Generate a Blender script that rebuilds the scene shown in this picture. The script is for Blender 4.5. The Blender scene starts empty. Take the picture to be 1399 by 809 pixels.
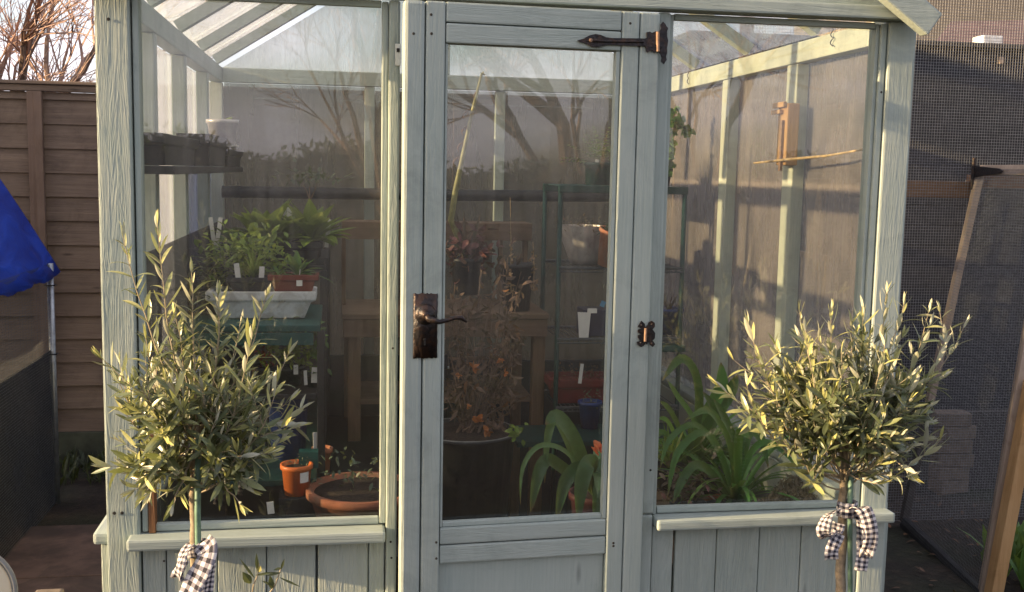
import bpy, bmesh, math, random
from mathutils import Vector, Matrix, Quaternion
R = math.radians
rng = random.Random(7)
scn = bpy.context.scene
COL = scn.collection

# ------------------------------------------------------------------ camera
CAM = Vector((0.526474, -2.497707, 1.586758))
YAW, PIT, ROL, FPX = 0.161628887, -0.115466621, 0.0197639591, 1461.88
fwd = Vector((math.sin(YAW)*math.cos(PIT), math.cos(YAW)*math.cos(PIT), math.sin(PIT)))
r0 = Vector((math.cos(YAW), -math.sin(YAW), 0)); u0 = r0.cross(fwd)
RT = math.cos(ROL)*r0 + math.sin(ROL)*u0
UP = -math.sin(ROL)*r0 + math.cos(ROL)*u0
cd = bpy.data.cameras.new('camera'); cam = bpy.data.objects.new('camera', cd); COL.objects.link(cam)
m = Matrix((RT, UP, -fwd)).transposed().to_4x4(); m.translation = CAM
cam.matrix_world = m
cd.sensor_width = 36; cd.lens = FPX/1399*36; cd.clip_end = 400; cd.clip_start = .05
scn.camera = cam
def ray(u, v): return fwd*FPX + RT*(u-699.5) - UP*(v-404.5)
def at(u, v, Y):
    d = ray(u, v); return CAM + d*((Y-CAM.y)/d.y)
def atx(u, v, X):
    d = ray(u, v); return CAM + d*((X-CAM.x)/d.x)
def px(Y): return (Y-CAM.y)*1.0/FPX*1.005      # metres per photo pixel at depth Y

# ------------------------------------------------------------------ light
SA, SE = R(3.8), R(13)       # azimuth off -X towards the viewer's side, elevation
sd = Vector((-math.cos(SA)*math.cos(SE), -math.sin(SA)*math.cos(SE), math.sin(SE)))
sl = bpy.data.lights.new('sun', 'SUN'); sl.energy = 5.0; sl.angle = R(.6); sl.color = (1, .72, .40)
so = bpy.data.objects.new('sun', sl); COL.objects.link(so)
so.rotation_mode = 'QUATERNION'; so.rotation_quaternion = (-sd).to_track_quat('-Z', 'Y')
w = bpy.data.worlds.new('World'); scn.world = w; w.use_nodes = True
nt = w.node_tree; nt.nodes.clear()
def N(nt, t, **k):
    n = nt.nodes.new(t)
    for a, b in k.items():
        if a.startswith('i_'):
            key = a[2:]; key = int(key) if key.isdigit() else key.replace('_', ' ')
            n.inputs[key].default_value = b
        else: setattr(n, a, b)
    return n
sky = N(nt, 'ShaderNodeTexSky', sky_type='NISHITA', sun_disc=False)
sky.sun_elevation = SE; sky.sun_rotation = math.atan2(sd.x, sd.y) % (2*math.pi); sky.dust_density = 1.6; sky.air_density = 1.0
tc = N(nt, 'ShaderNodeTexCoord'); mp = N(nt, 'ShaderNodeMapping'); mp.inputs['Scale'].default_value = (1.2, 3.2, 6)
nz = N(nt, 'ShaderNodeTexNoise'); nz.inputs['Scale'].default_value = 2.2; nz.inputs['Detail'].default_value = 7; nz.inputs['Distortion'].default_value = .5
cr = N(nt, 'ShaderNodeValToRGB'); cr.color_ramp.elements[0].position = .36; cr.color_ramp.elements[1].position = .62
mx = N(nt, 'ShaderNodeMixRGB'); mx.inputs[2].default_value = (7.4, 6.8, 7.7, 1)
ml = N(nt, 'ShaderNodeMath', operation='MULTIPLY', i_1=.8)
bg = N(nt, 'ShaderNodeBackground'); bg.inputs['Strength'].default_value = .085
wo = N(nt, 'ShaderNodeOutputWorld')
L = nt.links.new
L(tc.outputs['Generated'], mp.inputs[0]); L(mp.outputs[0], nz.inputs[0]); L(nz.outputs[0], cr.inputs[0]); L(cr.outputs[0], ml.inputs[0])
L(ml.outputs[0], mx.inputs[0]); L(sky.outputs[0], mx.inputs[1]); L(mx.outputs[0], bg.inputs[0]); L(bg.outputs[0], wo.inputs[0])
scn.view_settings.view_transform = 'Standard'; scn.view_settings.look = 'None'; scn.view_settings.exposure = 1.55; scn.view_settings.gamma = 1
scn.cycles.max_bounces = 14; scn.cycles.transparent_max_bounces = 24; scn.cycles.diffuse_bounces = 4
scn.cycles.use_denoising = True; scn.cycles.sample_clamp_indirect = 6
scn.cycles.caustics_reflective = False; scn.cycles.caustics_refractive = False

# ------------------------------------------------------------------ materials
MATS = {}
def newmat(name):
    mt = bpy.data.materials.new(name); mt.use_nodes = True; t = mt.node_tree; t.nodes.clear()
    out = N(t, 'ShaderNodeOutputMaterial'); MATS[name] = mt
    return mt, t, out
def coords(t, scale, rand=True):
    g = N(t, 'ShaderNodeNewGeometry'); mp = N(t, 'ShaderNodeMapping'); mp.inputs['Scale'].default_value = scale
    t.links.new(g.outputs['Position'], mp.inputs[0])
    if rand:
        oi = N(t, 'ShaderNodeObjectInfo'); mm = N(t, 'ShaderNodeMath', operation='MULTIPLY', i_1=37.); t.links.new(oi.outputs['Random'], mm.inputs[0])
        cb = N(t, 'ShaderNodeCombineXYZ')
        for i in range(3): t.links.new(mm.outputs[0], cb.inputs[i])
        t.links.new(cb.outputs[0], mp.inputs['Location'])
    return mp.outputs[0]
def ramp(t, src, stops):
    r = N(t, 'ShaderNodeValToRGB'); e = r.color_ramp.elements
    while len(e) < len(stops): e.new(.5)
    for i, (p, c) in enumerate(stops): e[i].position = p; e[i].color = (*c, 1) if len(c) == 3 else c
    t.links.new(src, r.inputs[0]); return r.outputs[0]
def noise(t, vec, scale=1, detail=5, dist=0, rough=.55):
    n = N(t, 'ShaderNodeTexNoise'); n.inputs['Scale'].default_value = scale; n.inputs['Detail'].default_value = detail
    n.inputs['Distortion'].default_value = dist; n.inputs['Roughness'].default_value = rough
    t.links.new(vec, n.inputs[0]); return n.outputs[0]
def mixc(t, fac, a, b, mode='MIX'):
    x = N(t, 'ShaderNodeMixRGB', blend_type=mode)
    for i, s in ((0, fac), (1, a), (2, b)):
        if hasattr(s, 'links'): t.links.new(s, x.inputs[i])
        elif i == 0: x.inputs[0].default_value = s
        else: x.inputs[i].default_value = (*s, 1)
    return x.outputs[0]
def wood(name, axis, cols, ridge=.5, rough=.6, fine=90, wear=None, spec=.3, bnd=.12):
    """painted or bare timber: grain stretched along one axis"""
    mt, t, out = newmat(name)
    sc = [fine]*3; sc[axis] = fine*.035
    v = coords(t, sc)
    n1 = noise(t, v, 1, 6, 1.2, .6)
    sc2 = [26]*3; sc2[axis] = 1.6
    v2 = coords(t, sc2); n2 = noise(t, v2, 1, 4, 2.5)
    v3 = coords(t, (5, 5, 5)); n3 = noise(t, v3, 1, 4, .3)
    band = N(t, 'ShaderNodeMath', operation='PINGPONG', i_1=.09); t.links.new(n2, band.inputs[0])
    bandn = N(t, 'ShaderNodeMath', operation='MULTIPLY', i_1=11.); t.links.new(band.outputs[0], bandn.inputs[0])
    c = ramp(t, n1, [(.18, cols[0]), (.5, cols[1]), (.84, cols[2])])
    c = mixc(t, mixf(t, bandn.outputs[0], bnd), c, cols[0])
    c = mixc(t, ramp(t, n3, [(.35, (0, 0, 0)), (.7, (.5, .5, .5))]), c, cols[2])
    if wear:
        v4 = coords(t, tuple(s*.6 for s in sc)); n4 = noise(t, v4, 1, 6, .6, .7)
        c = mixc(t, ramp(t, n4, [(.60, (0, 0, 0)), (.72, (.7, .7, .7))]), c, wear)
    sk = [11]*3; sk[axis] = 2.6
    vo = N(t, 'ShaderNodeTexVoronoi'); vo.inputs['Scale'].default_value = 1; t.links.new(coords(t, sk), vo.inputs[0])
    c = mixc(t, ramp(t, vo.outputs['Distance'], [(.03, (.75, .75, .75)), (.075, (.25, .25, .25)), (.10, (0, 0, 0))]), c, tuple(q*.45 for q in cols[0]))
    ng = noise(t, coords(t, (3.2, 3.2, 3.2)), 1, 8, 1.2, .72)
    c = mixc(t, ramp(t, ng, [(.52, (0, 0, 0)), (.68, (.45, .45, .45))]), c, tuple(q*.62 for q in cols[0]))
    p = N(t, 'ShaderNodeBsdfPrincipled', i_Roughness=rough); p.inputs['Specular IOR Level'].default_value = spec
    t.links.new(c, p.inputs['Base Color'])
    ad = N(t, 'ShaderNodeMath', operation='MULTIPLY_ADD', i_1=min(1, bnd*3.2)); t.links.new(bandn.outputs[0], ad.inputs[0]); t.links.new(n1, ad.inputs[2])
    b = N(t, 'ShaderNodeBump', i_Strength=ridge, i_Distance=.003); t.links.new(ad.outputs[0], b.inputs['Height'])
    t.links.new(b.outputs[0], p.inputs['Normal']); t.links.new(p.outputs[0], out.inputs[0])
    return mt
def mixf(t, s, k):
    x = N(t, 'ShaderNodeMath', operation='MULTIPLY', i_1=k); t.links.new(s, x.inputs[0]); return x.outputs[0]
def plain(name, col, rough=.6, metal=0, var=.25, scale=30, bump=.2, spec=.4, dirt=None):
    mt, t, out = newmat(name)
    v = coords(t, (scale,)*3); n = noise(t, v, 1, 5)
    lo = tuple(c*(1-var) for c in col); hi = tuple(min(1, c*(1+var)) for c in col)
    c = ramp(t, n, [(.3, lo), (.7, hi)])
    if dirt:
        n2 = noise(t, coords(t, (scale*.3,)*3), 1, 6, .8, .65)
        c = mixc(t, ramp(t, n2, [(.48, (0, 0, 0)), (.62, (.8, .8, .8))]), c, dirt)
    p = N(t, 'ShaderNodeBsdfPrincipled', i_Roughness=rough, i_Metallic=metal); p.inputs['Specular IOR Level'].default_value = spec
    t.links.new(c, p.inputs['Base Color'])
    if bump:
        b = N(t, 'ShaderNodeBump', i_Strength=bump, i_Distance=.002); t.links.new(n, b.inputs['Height']); t.links.new(b.outputs[0], p.inputs['Normal'])
    t.links.new(p.outputs[0], out.inputs[0]); return mt
def leafmat(name, top, under, young=None, rough=.42, trans=.25):
    mt, t, out = newmat(name)
    uv = N(t, 'ShaderNodeUVMap'); sp = N(t, 'ShaderNodeSeparateXYZ'); t.links.new(uv.outputs[0], sp.inputs[0])
    lo = tuple(c*.6 for c in top); hi = tuple(c*1.5 for c in top)
    st = [(0, lo), (.55, top), (.85, hi)]
    if young: st.append((1, young))
    ct = ramp(t, sp.outputs[0], st)
    cu = ramp(t, sp.outputs[0], [(0, tuple(c*.75 for c in under)), (1, tuple(c*1.2 for c in under))])
    g = N(t, 'ShaderNodeNewGeometry')
    tip = ramp(t, sp.outputs[1], [(.90, (0, 0, 0)), (.985, (1, 1, 1))])
    ct = mixc(t, tip, ct, (.22, .13, .05)); mott = noise(t, coords(t, (45, 45, 45)), 1, 4)
    ct = mixc(t, .55, ct, ramp(t, mott, [(.3, (.55, .55, .5)), (.7, (1.0, 1.0, 1.0))]), 'MULTIPLY')
    c = mixc(t, g.outputs['Backfacing'], ct, cu)
    p = N(t, 'ShaderNodeBsdfPrincipled', i_Roughness=rough); t.links.new(c, p.inputs['Base Color'])
    tr = N(t, 'ShaderNodeBsdfTranslucent'); t.links.new(mixc(t, .5, ct, (.35, .4, .06)), tr.inputs[0])
    ms = N(t, 'ShaderNodeMixShader', i_0=trans); t.links.new(p.outputs[0], ms.inputs[1]); t.links.new(tr.outputs[0], ms.inputs[2])
    t.links.new(ms.outputs[0], out.inputs[0]); return mt
def glass(name, dirt=(.03, .12), tint=(.93, .95, .94), dcol=(.62, .6, .58), rough=.0, scale=(7, 7, 2.2), streak=.5, lo=.35, hi=.7, zf=None):
    """thin dirty horticultural glass: clear + mirror by Schlick + a film of dust that scatters light"""
    mt, t, out = newmat(name)
    g = N(t, 'ShaderNodeNewGeometry')
    dt = N(t, 'ShaderNodeVectorMath', operation='DOT_PRODUCT'); t.links.new(g.outputs['Normal'], dt.inputs[0]); t.links.new(g.outputs['Incoming'], dt.inputs[1])
    ab = N(t, 'ShaderNodeMath', operation='ABSOLUTE'); t.links.new(dt.outputs['Value'], ab.inputs[0])
    om = N(t, 'ShaderNodeMath', operation='SUBTRACT', i_0=1.); t.links.new(ab.outputs[0], om.inputs[1])
    pw = N(t, 'ShaderNodeMath', operation='POWER', i_1=5.); t.links.new(om.outputs[0], pw.inputs[0])
    fr = N(t, 'ShaderNodeMath', operation='MULTIPLY_ADD', i_1=.94, i_2=.045); t.links.new(pw.outputs[0], fr.inputs[0])
    tb = N(t, 'ShaderNodeBsdfTransparent'); tb.inputs[0].default_value = (*tint, 1)
    gb = N(t, 'ShaderNodeBsdfGlossy', i_Roughness=rough); gb.inputs[0].default_value = (1, 1, 1, 1)
    m1 = N(t, 'ShaderNodeMixShader'); t.links.new(fr.outputs[0], m1.inputs[0]); t.links.new(tb.outputs[0], m1.inputs[1]); t.links.new(gb.outputs[0], m1.inputs[2])
    n1 = noise(t, coords(t, scale), 1, 6, .4, .6); n2 = noise(t, coords(t, (60, 60, 4)), 1, 5, .3, .6)
    av = mixc(t, streak, n1, n2)
    f = ramp(t, av, [(lo, (dirt[0],)*3), (hi, (dirt[1],)*3)])
    if zf:
        spz = N(t, 'ShaderNodeSeparateXYZ'); t.links.new(g.outputs['Position'], spz.inputs[0])
        mr = N(t, 'ShaderNodeMapRange', interpolation_type='SMOOTHSTEP'); t.links.new(spz.outputs[2], mr.inputs[0])
        for q_, v_ in zip((1, 2, 3, 4), zf): mr.inputs[q_].default_value = v_
        mz = N(t, 'ShaderNodeMath', operation='MULTIPLY'); t.links.new(f, mz.inputs[0]); t.links.new(mr.outputs[0], mz.inputs[1]); f = mz.outputs[0]
    df = N(t, 'ShaderNodeBsdfDiffuse'); df.inputs[0].default_value = (*dcol, 1)
    tl = N(t, 'ShaderNodeBsdfTranslucent'); tl.inputs[0].default_value = (*dcol, 1)
    m2 = N(t, 'ShaderNodeMixShader', i_0=.5); t.links.new(df.outputs[0], m2.inputs[1]); t.links.new(tl.outputs[0], m2.inputs[2])
    m3 = N(t, 'ShaderNodeMixShader'); t.links.new(f, m3.inputs[0]); t.links.new(m1.outputs[0], m3.inputs[1]); t.links.new(m2.outputs[0], m3.inputs[2])
    t.links.new(m3.outputs[0], out.inputs[0]); return mt
SG = [(.275, .33, .302), (.332, .385, .352), (.395, .44, .40)]
paint_z = wood('sage_paint_upright', 2, SG, .3, .55)
paint_x = wood('sage_paint_rail', 0, SG, .35, .55)
paint_y = wood('sage_paint_side_rail', 1, SG, .3, .55)
paint_rough = wood('weathered_sage_post', 2, [(.225, .282, .256), (.305, .363, .332), (.41, .44, .385)], .38, .6, 90, wear=(.44, .44, .37), bnd=.2)
paint_clad = wood('sage_paint_boards', 2, [(.262, .31, .282), (.325, .375, .34), (.395, .435, .39)], .6, .6, 70, bnd=.22)
paint_pale = wood('sunlit_sage_side_rail', 1, [(.36, .41, .36), (.46, .49, .42), (.54, .55, .46)], .2, .6)  # sage paint lightened to cream, sunlight put into the colour
paint_pale_z = wood('sunlit_sage_upright', 2, [(.36, .41, .36), (.46, .49, .42), (.54, .55, .46)], .2, .6)  # same sun-lightened sage, with upright grain
bare_z = wood('bare_brown_timber', 2, [(.10, .045, .02), (.17, .08, .035), (.24, .12, .06)], .5, .7)
fence_x = wood('fence_boards', 0, [(.10, .072, .052), (.165, .118, .084), (.25, .18, .125)], .6, .8, 40)
fence_z = wood('fence_batten', 2, [(.12, .075, .05), (.17, .115, .08), (.23, .16, .12)], .5, .8, 40)
bench_x = wood('bench_timber', 0, [(.09, .06, .038), (.16, .105, .068), (.24, .165, .11)], .4, .75, 60)
bench_z = wood('bench_leg_timber', 2, [(.10, .06, .03), (.17, .105, .058), (.24, .155, .09)], .4, .75, 60)
newwood = wood('new_pine_timber', 2, [(.30, .17, .07), (.45, .26, .11), (.55, .35, .17)], .4, .6, 50)
palewood = wood('pale_old_timber', 2, [(.26, .19, .14), (.38, .29, .22), (.48, .38, .30)], .4, .7, 50)
railwood = wood('brown_rail_timber', 0, [(.12, .06, .035), (.20, .11, .06), (.28, .17, .10)], .5, .75, 50)
bamboo = plain('bamboo', (.42, .30, .16), .5, 0, .35, 60)
iron = plain('black_iron', (.022, .020, .022), .42, .6, .5, 140, .8, .5, dirt=(.06, .035, .025))
rust = plain('rusty_brass', (.24, .15, .10), .7, .15, .4, 90, .4)
screwm = plain('dark_screw_hole', (.02, .018, .016), .8, 0, .2)
galv = plain('galvanised_tube', (.35, .38, .40), .42, .7, .25, 40, .1)
wire_m = plain('galvanised_wire', (.235, .235, .24), .45, .5, .25, 40, 0)
wire_d = plain('dark_wire', (.10, .11, .12), .5, .4, .25, 40, 0)
darkplastic = plain('black_plastic', (.018, .019, .022), .4, 0, .3, 20, .1)
dkgreen = plain('dark_green_steel', (.010, .045, .040), .4, .1, .3, 20, .05)
teal = plain('teal_plastic', (.008, .07, .066), .45, 0, .2, 20, .05)
whitep = plain('white_polystyrene', (.72, .74, .76), .6, 0, .08, 60, .4, dirt=(.45, .44, .42))
brownp = plain('brown_trough_plastic', (.20, .045, .025), .4, 0, .2, 20, .05)
terra = plain('terracotta', (.46, .17, .085), .75, 0, .22, 25, .3, dirt=(.42, .26, .18))
orangep = plain('orange_plastic', (.65, .16, .035), .4, 0, .15, 20, .05)
bluep = plain('blue_plastic', (.012, .035, .16), .4, 0, .3, 20, .1)
redp = plain('red_plastic', (.16, .016, .014), .45, 0, .3, 20, .1)
silverp = plain('silver_pot', (.50, .47, .44), .35, .4, .15, 30, .05)
foil = plain('grey_foil_planter', (.60, .55, .53), .38, .35, .3, 25, .3)
tagm = plain('white_plant_label', (.82, .80, .76), .5, 0, .05, 20, 0)
inkm = plain('grey_ink', (.07, .08, .12), .6, 0, .1, 20, 0)
soil = plain('potting_soil', (.030, .020, .014), .9, 0, .6, 90, 1)
bark = plain('olive_bark', (.24, .19, .13), .8, 0, .35, 90, .8)
twigm = plain('olive_twig', (.30, .25, .17), .7, 0, .3, 90, .3)
greenstake = plain('green_stake', (.13, .22, .16), .5, 0, .3, 50, .2)
creamp = plain('cream_glaze', (.60, .52, .36), .35, 0, .1, 12, .1)
greyrim = plain('grey_rim', (.20, .20, .19), .5, 0, .2, 30, .1)
stone = plain('pale_stone', (.17, .135, .105), .85, 0, .25, 30, .6)
drym = leafmat('dried_leaf', (.12, .07, .045), (.16, .10, .07), (.22, .09, .03), .8, .1)
rosem = leafmat('aloe_leaf', (.13, .085, .06), (.16, .10, .08), (.24, .10, .05), .5, .1)
olive_l = leafmat('olive_leaf', (.105, .128, .065), (.42, .42, .33), (.56, .53, .20), .36, .22)
strap_l = leafmat('strap_leaf', (.07, .22, .035), (.09, .25, .05), (.24, .32, .06), .3, .35)
herb_l = leafmat('herb_leaf', (.09, .20, .04), (.12, .22, .07), (.20, .30, .06), .5, .35)
lime_l = leafmat('lime_leaf', (.20, .31, .05), (.24, .33, .08), (.48, .50, .14), .5, .4)
grey_l = leafmat('grey_green_leaf', (.10, .14, .09), (.14, .17, .11), (.28, .27, .18), .5, .25)
pink_l = leafmat('pink_succulent', (.12, .085, .06), (.16, .11, .08), (.30, .12, .11), .45, .2)
hedge_l = leafmat('hedge_leaf', (.03, .045, .018), (.04, .055, .025), (.06, .08, .03), .5, .2)
flora = plain('orange_petal', (.8, .20, .06), .5, 0, .2, 40, 0)
tw_bark = plain('bare_bark', (.17, .115, .085), .85, 0, .35, 20, .3)
tw_pink = plain('bare_twig', (.36, .235, .18), .8, 0, .3, 20, 0)
G_front = glass('front_glass', (.03, .15), dcol=(.62, .585, .55), lo=.38, hi=.75, zf=(.85, 1.6, .12, 1.))
G_door = glass('door_glass', (.04, .19), zf=(.95, 1.7, .14, 1.), dcol=(.62, .58, .53), lo=.35, hi=.75)
G_side = glass('left_side_glass', (.22, .44), dcol=(.66, .68, .84), streak=.35)  # lavender film: the glow of the panes is put into its colour
G_sider = glass('right_side_glass', (.22, .66), dcol=(.45, .395, .375), scale=(5, 5, 3.5), streak=.4)
G_back = glass('back_glass', (.40, .72), dcol=(.27, .25, .19), streak=.3)
G_roof = glass('roof_glazing', (.14, .42), dcol=(.88, .87, .95), scale=(3, 9, 9), streak=.3)
G_gable = glass('gable_glass', (.22, .50), dcol=(.92, .88, .78))  # cream film: the bright sky behind is put into its colour
def gingham():
    mt, t, out = newmat('gingham_cloth')
    uv = N(t, 'ShaderNodeUVMap'); sp = N(t, 'ShaderNodeSeparateXYZ'); t.links.new(uv.outputs[0], sp.inputs[0])
    fs = []
    for i in (0, 1):
        mu = N(t, 'ShaderNodeMath', operation='FRACT'); t.links.new(sp.outputs[i], mu.inputs[0])
        gt = N(t, 'ShaderNodeMath', operation='GREATER_THAN', i_1=.5); t.links.new(mu.outputs[0], gt.inputs[0]); fs.append(gt.outputs[0])
    ad = N(t, 'ShaderNodeMath', operation='ADD'); t.links.new(fs[0], ad.inputs[0]); t.links.new(fs[1], ad.inputs[1])
    hf = mixf(t, ad.outputs[0], .5)
    c = ramp(t, hf, [(0, (.76, .72, .70)), (.5, (.24, .23, .27)), (1, (.018, .018, .03))])
    n = noise(t, coords(t, (400,)*3), 1, 2)
    p = N(t, 'ShaderNodeBsdfPrincipled', i_Roughness=.85); t.links.new(c, p.inputs['Base Color'])
    b = N(t, 'ShaderNodeBump', i_Strength=.3, i_Distance=.001); t.links.new(n, b.inputs['Height']); t.links.new(b.outputs[0], p.inputs['Normal'])
    tr = N(t, 'ShaderNodeBsdfTranslucent'); t.links.new(c, tr.inputs[0])
    ms = N(t, 'ShaderNodeMixShader', i_0=.2); t.links.new(p.outputs[0], ms.inputs[1]); t.links.new(tr.outputs[0], ms.inputs[2])
    t.links.new(ms.outputs[0], out.inputs[0]); return mt
ging = gingham()
def tarpm():
    mt, t, out = newmat('blue_tarpaulin')
    n = noise(t, coords(t, (9, 3, 9)), 1, 5, 1.2); n2 = noise(t, coords(t, (300,)*3), 1, 2)
    c = ramp(t, n, [(.3, (.008, .038, .34)), (.7, (.016, .085, .58))])
    p = N(t, 'ShaderNodeBsdfPrincipled', i_Roughness=.38); t.links.new(c, p.inputs['Base Color'])
    b = N(t, 'ShaderNodeBump', i_Strength=.7, i_Distance=.02); t.links.new(n, b.inputs['Height']); t.links.new(b.outputs[0], p.inputs['Normal'])
    tr = N(t, 'ShaderNodeBsdfTranslucent'); t.links.new(c, tr.inputs[0])
    ms = N(t, 'ShaderNodeMixShader', i_0=.35); t.links.new(p.outputs[0], ms.inputs[1]); t.links.new(tr.outputs[0], ms.inputs[2])
    t.links.new(ms.outputs[0], out.inputs[0]); return mt
tarp = tarpm()
def netm(name, op, col):
    mt, t, out = newmat(name)
    g = N(t, 'ShaderNodeNewGeometry'); sp = N(t, 'ShaderNodeSeparateXYZ'); t.links.new(g.outputs['Position'], sp.inputs[0])
    df = N(t, 'ShaderNodeBsdfDiffuse'); df.inputs[0].default_value = (*col, 1)
    tb = N(t, 'ShaderNodeBsdfTransparent')
    n = noise(t, coords(t, (4, 4, 4)), 1, 4)
    f = ramp(t, n, [(.3, (op*.85,)*3), (.7, (min(1, op*1.1),)*3)])
    ms = N(t, 'ShaderNodeMixShader'); t.links.new(f, ms.inputs[0]); t.links.new(tb.outputs[0], ms.inputs[1]); t.links.new(df.outputs[0], ms.inputs[2])
    t.links.new(ms.outputs[0], out.inputs[0]); return mt
net = netm('shade_net', .82, (.045, .05, .06))
def groundm():
    mt, t, out = newmat('dark_soil_ground')
    n = noise(t, coords(t, (14,)*3, False), 1, 8, .5, .7); n2 = noise(t, coords(t, (1.2,)*3, False), 1, 4)
    c = ramp(t, n, [(.3, (.008, .006, .005)), (.55, (.028, .020, .014)), (.75, (.075, .05, .03))])
    c = mixc(t, ramp(t, n2, [(.45, (0, 0, 0)), (.6, (.5, .5, .5))]), c, (.02, .035, .012))
    p = N(t, 'ShaderNodeBsdfPrincipled', i_Roughness=.95); t.links.new(c, p.inputs['Base Color'])
    b = N(t, 'ShaderNodeBump', i_Strength=1, i_Distance=.03); t.links.new(n, b.inputs['Height']); t.links.new(b.outputs[0], p.inputs['Normal'])
    t.links.new(p.outputs[0], out.inputs[0]); return mt
groundmat = groundm()
slabm = plain('brown_paving', (.135, .088, .068), .8, 0, .35, 9, .5, dirt=(.06, .045, .036))
brick = None
def brickm():
    mt, t, out = newmat('brick_wall')
    v = coords(t, (1, 1, 1), False)
    mp = N(t, 'ShaderNodeMapping'); mp.inputs['Rotation'].default_value = (R(90), 0, 0); t.links.new(v, mp.inputs[0])
    b = N(t, 'ShaderNodeTexBrick'); b.inputs['Scale'].default_value = 4.4; b.inputs['Color1'].default_value = (.26, .11, .075, 1); b.inputs['Color2'].default_value = (.19, .085, .06, 1); b.inputs['Mortar'].default_value = (.30, .27, .24, 1)
    t.links.new(mp.outputs[0], b.inputs[0])
    p = N(t, 'ShaderNodeBsdfPrincipled', i_Roughness=.9); t.links.new(b.outputs[0], p.inputs['Base Color']); t.links.new(p.outputs[0], out.inputs[0]); return mt
brick = brickm()
tilem = plain('red_roof_tile', (.075, .042, .040), .8, 0, .3, 4, .2)
shedm = wood('black_shed_boards', 0, [(.012, .012, .015), (.022, .022, .027), (.035, .034, .04)], .6, .7, 20)
cream_wall = plain('cream_render', (.22, .18, .13), .9, 0, .1, 3, .1)

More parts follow.
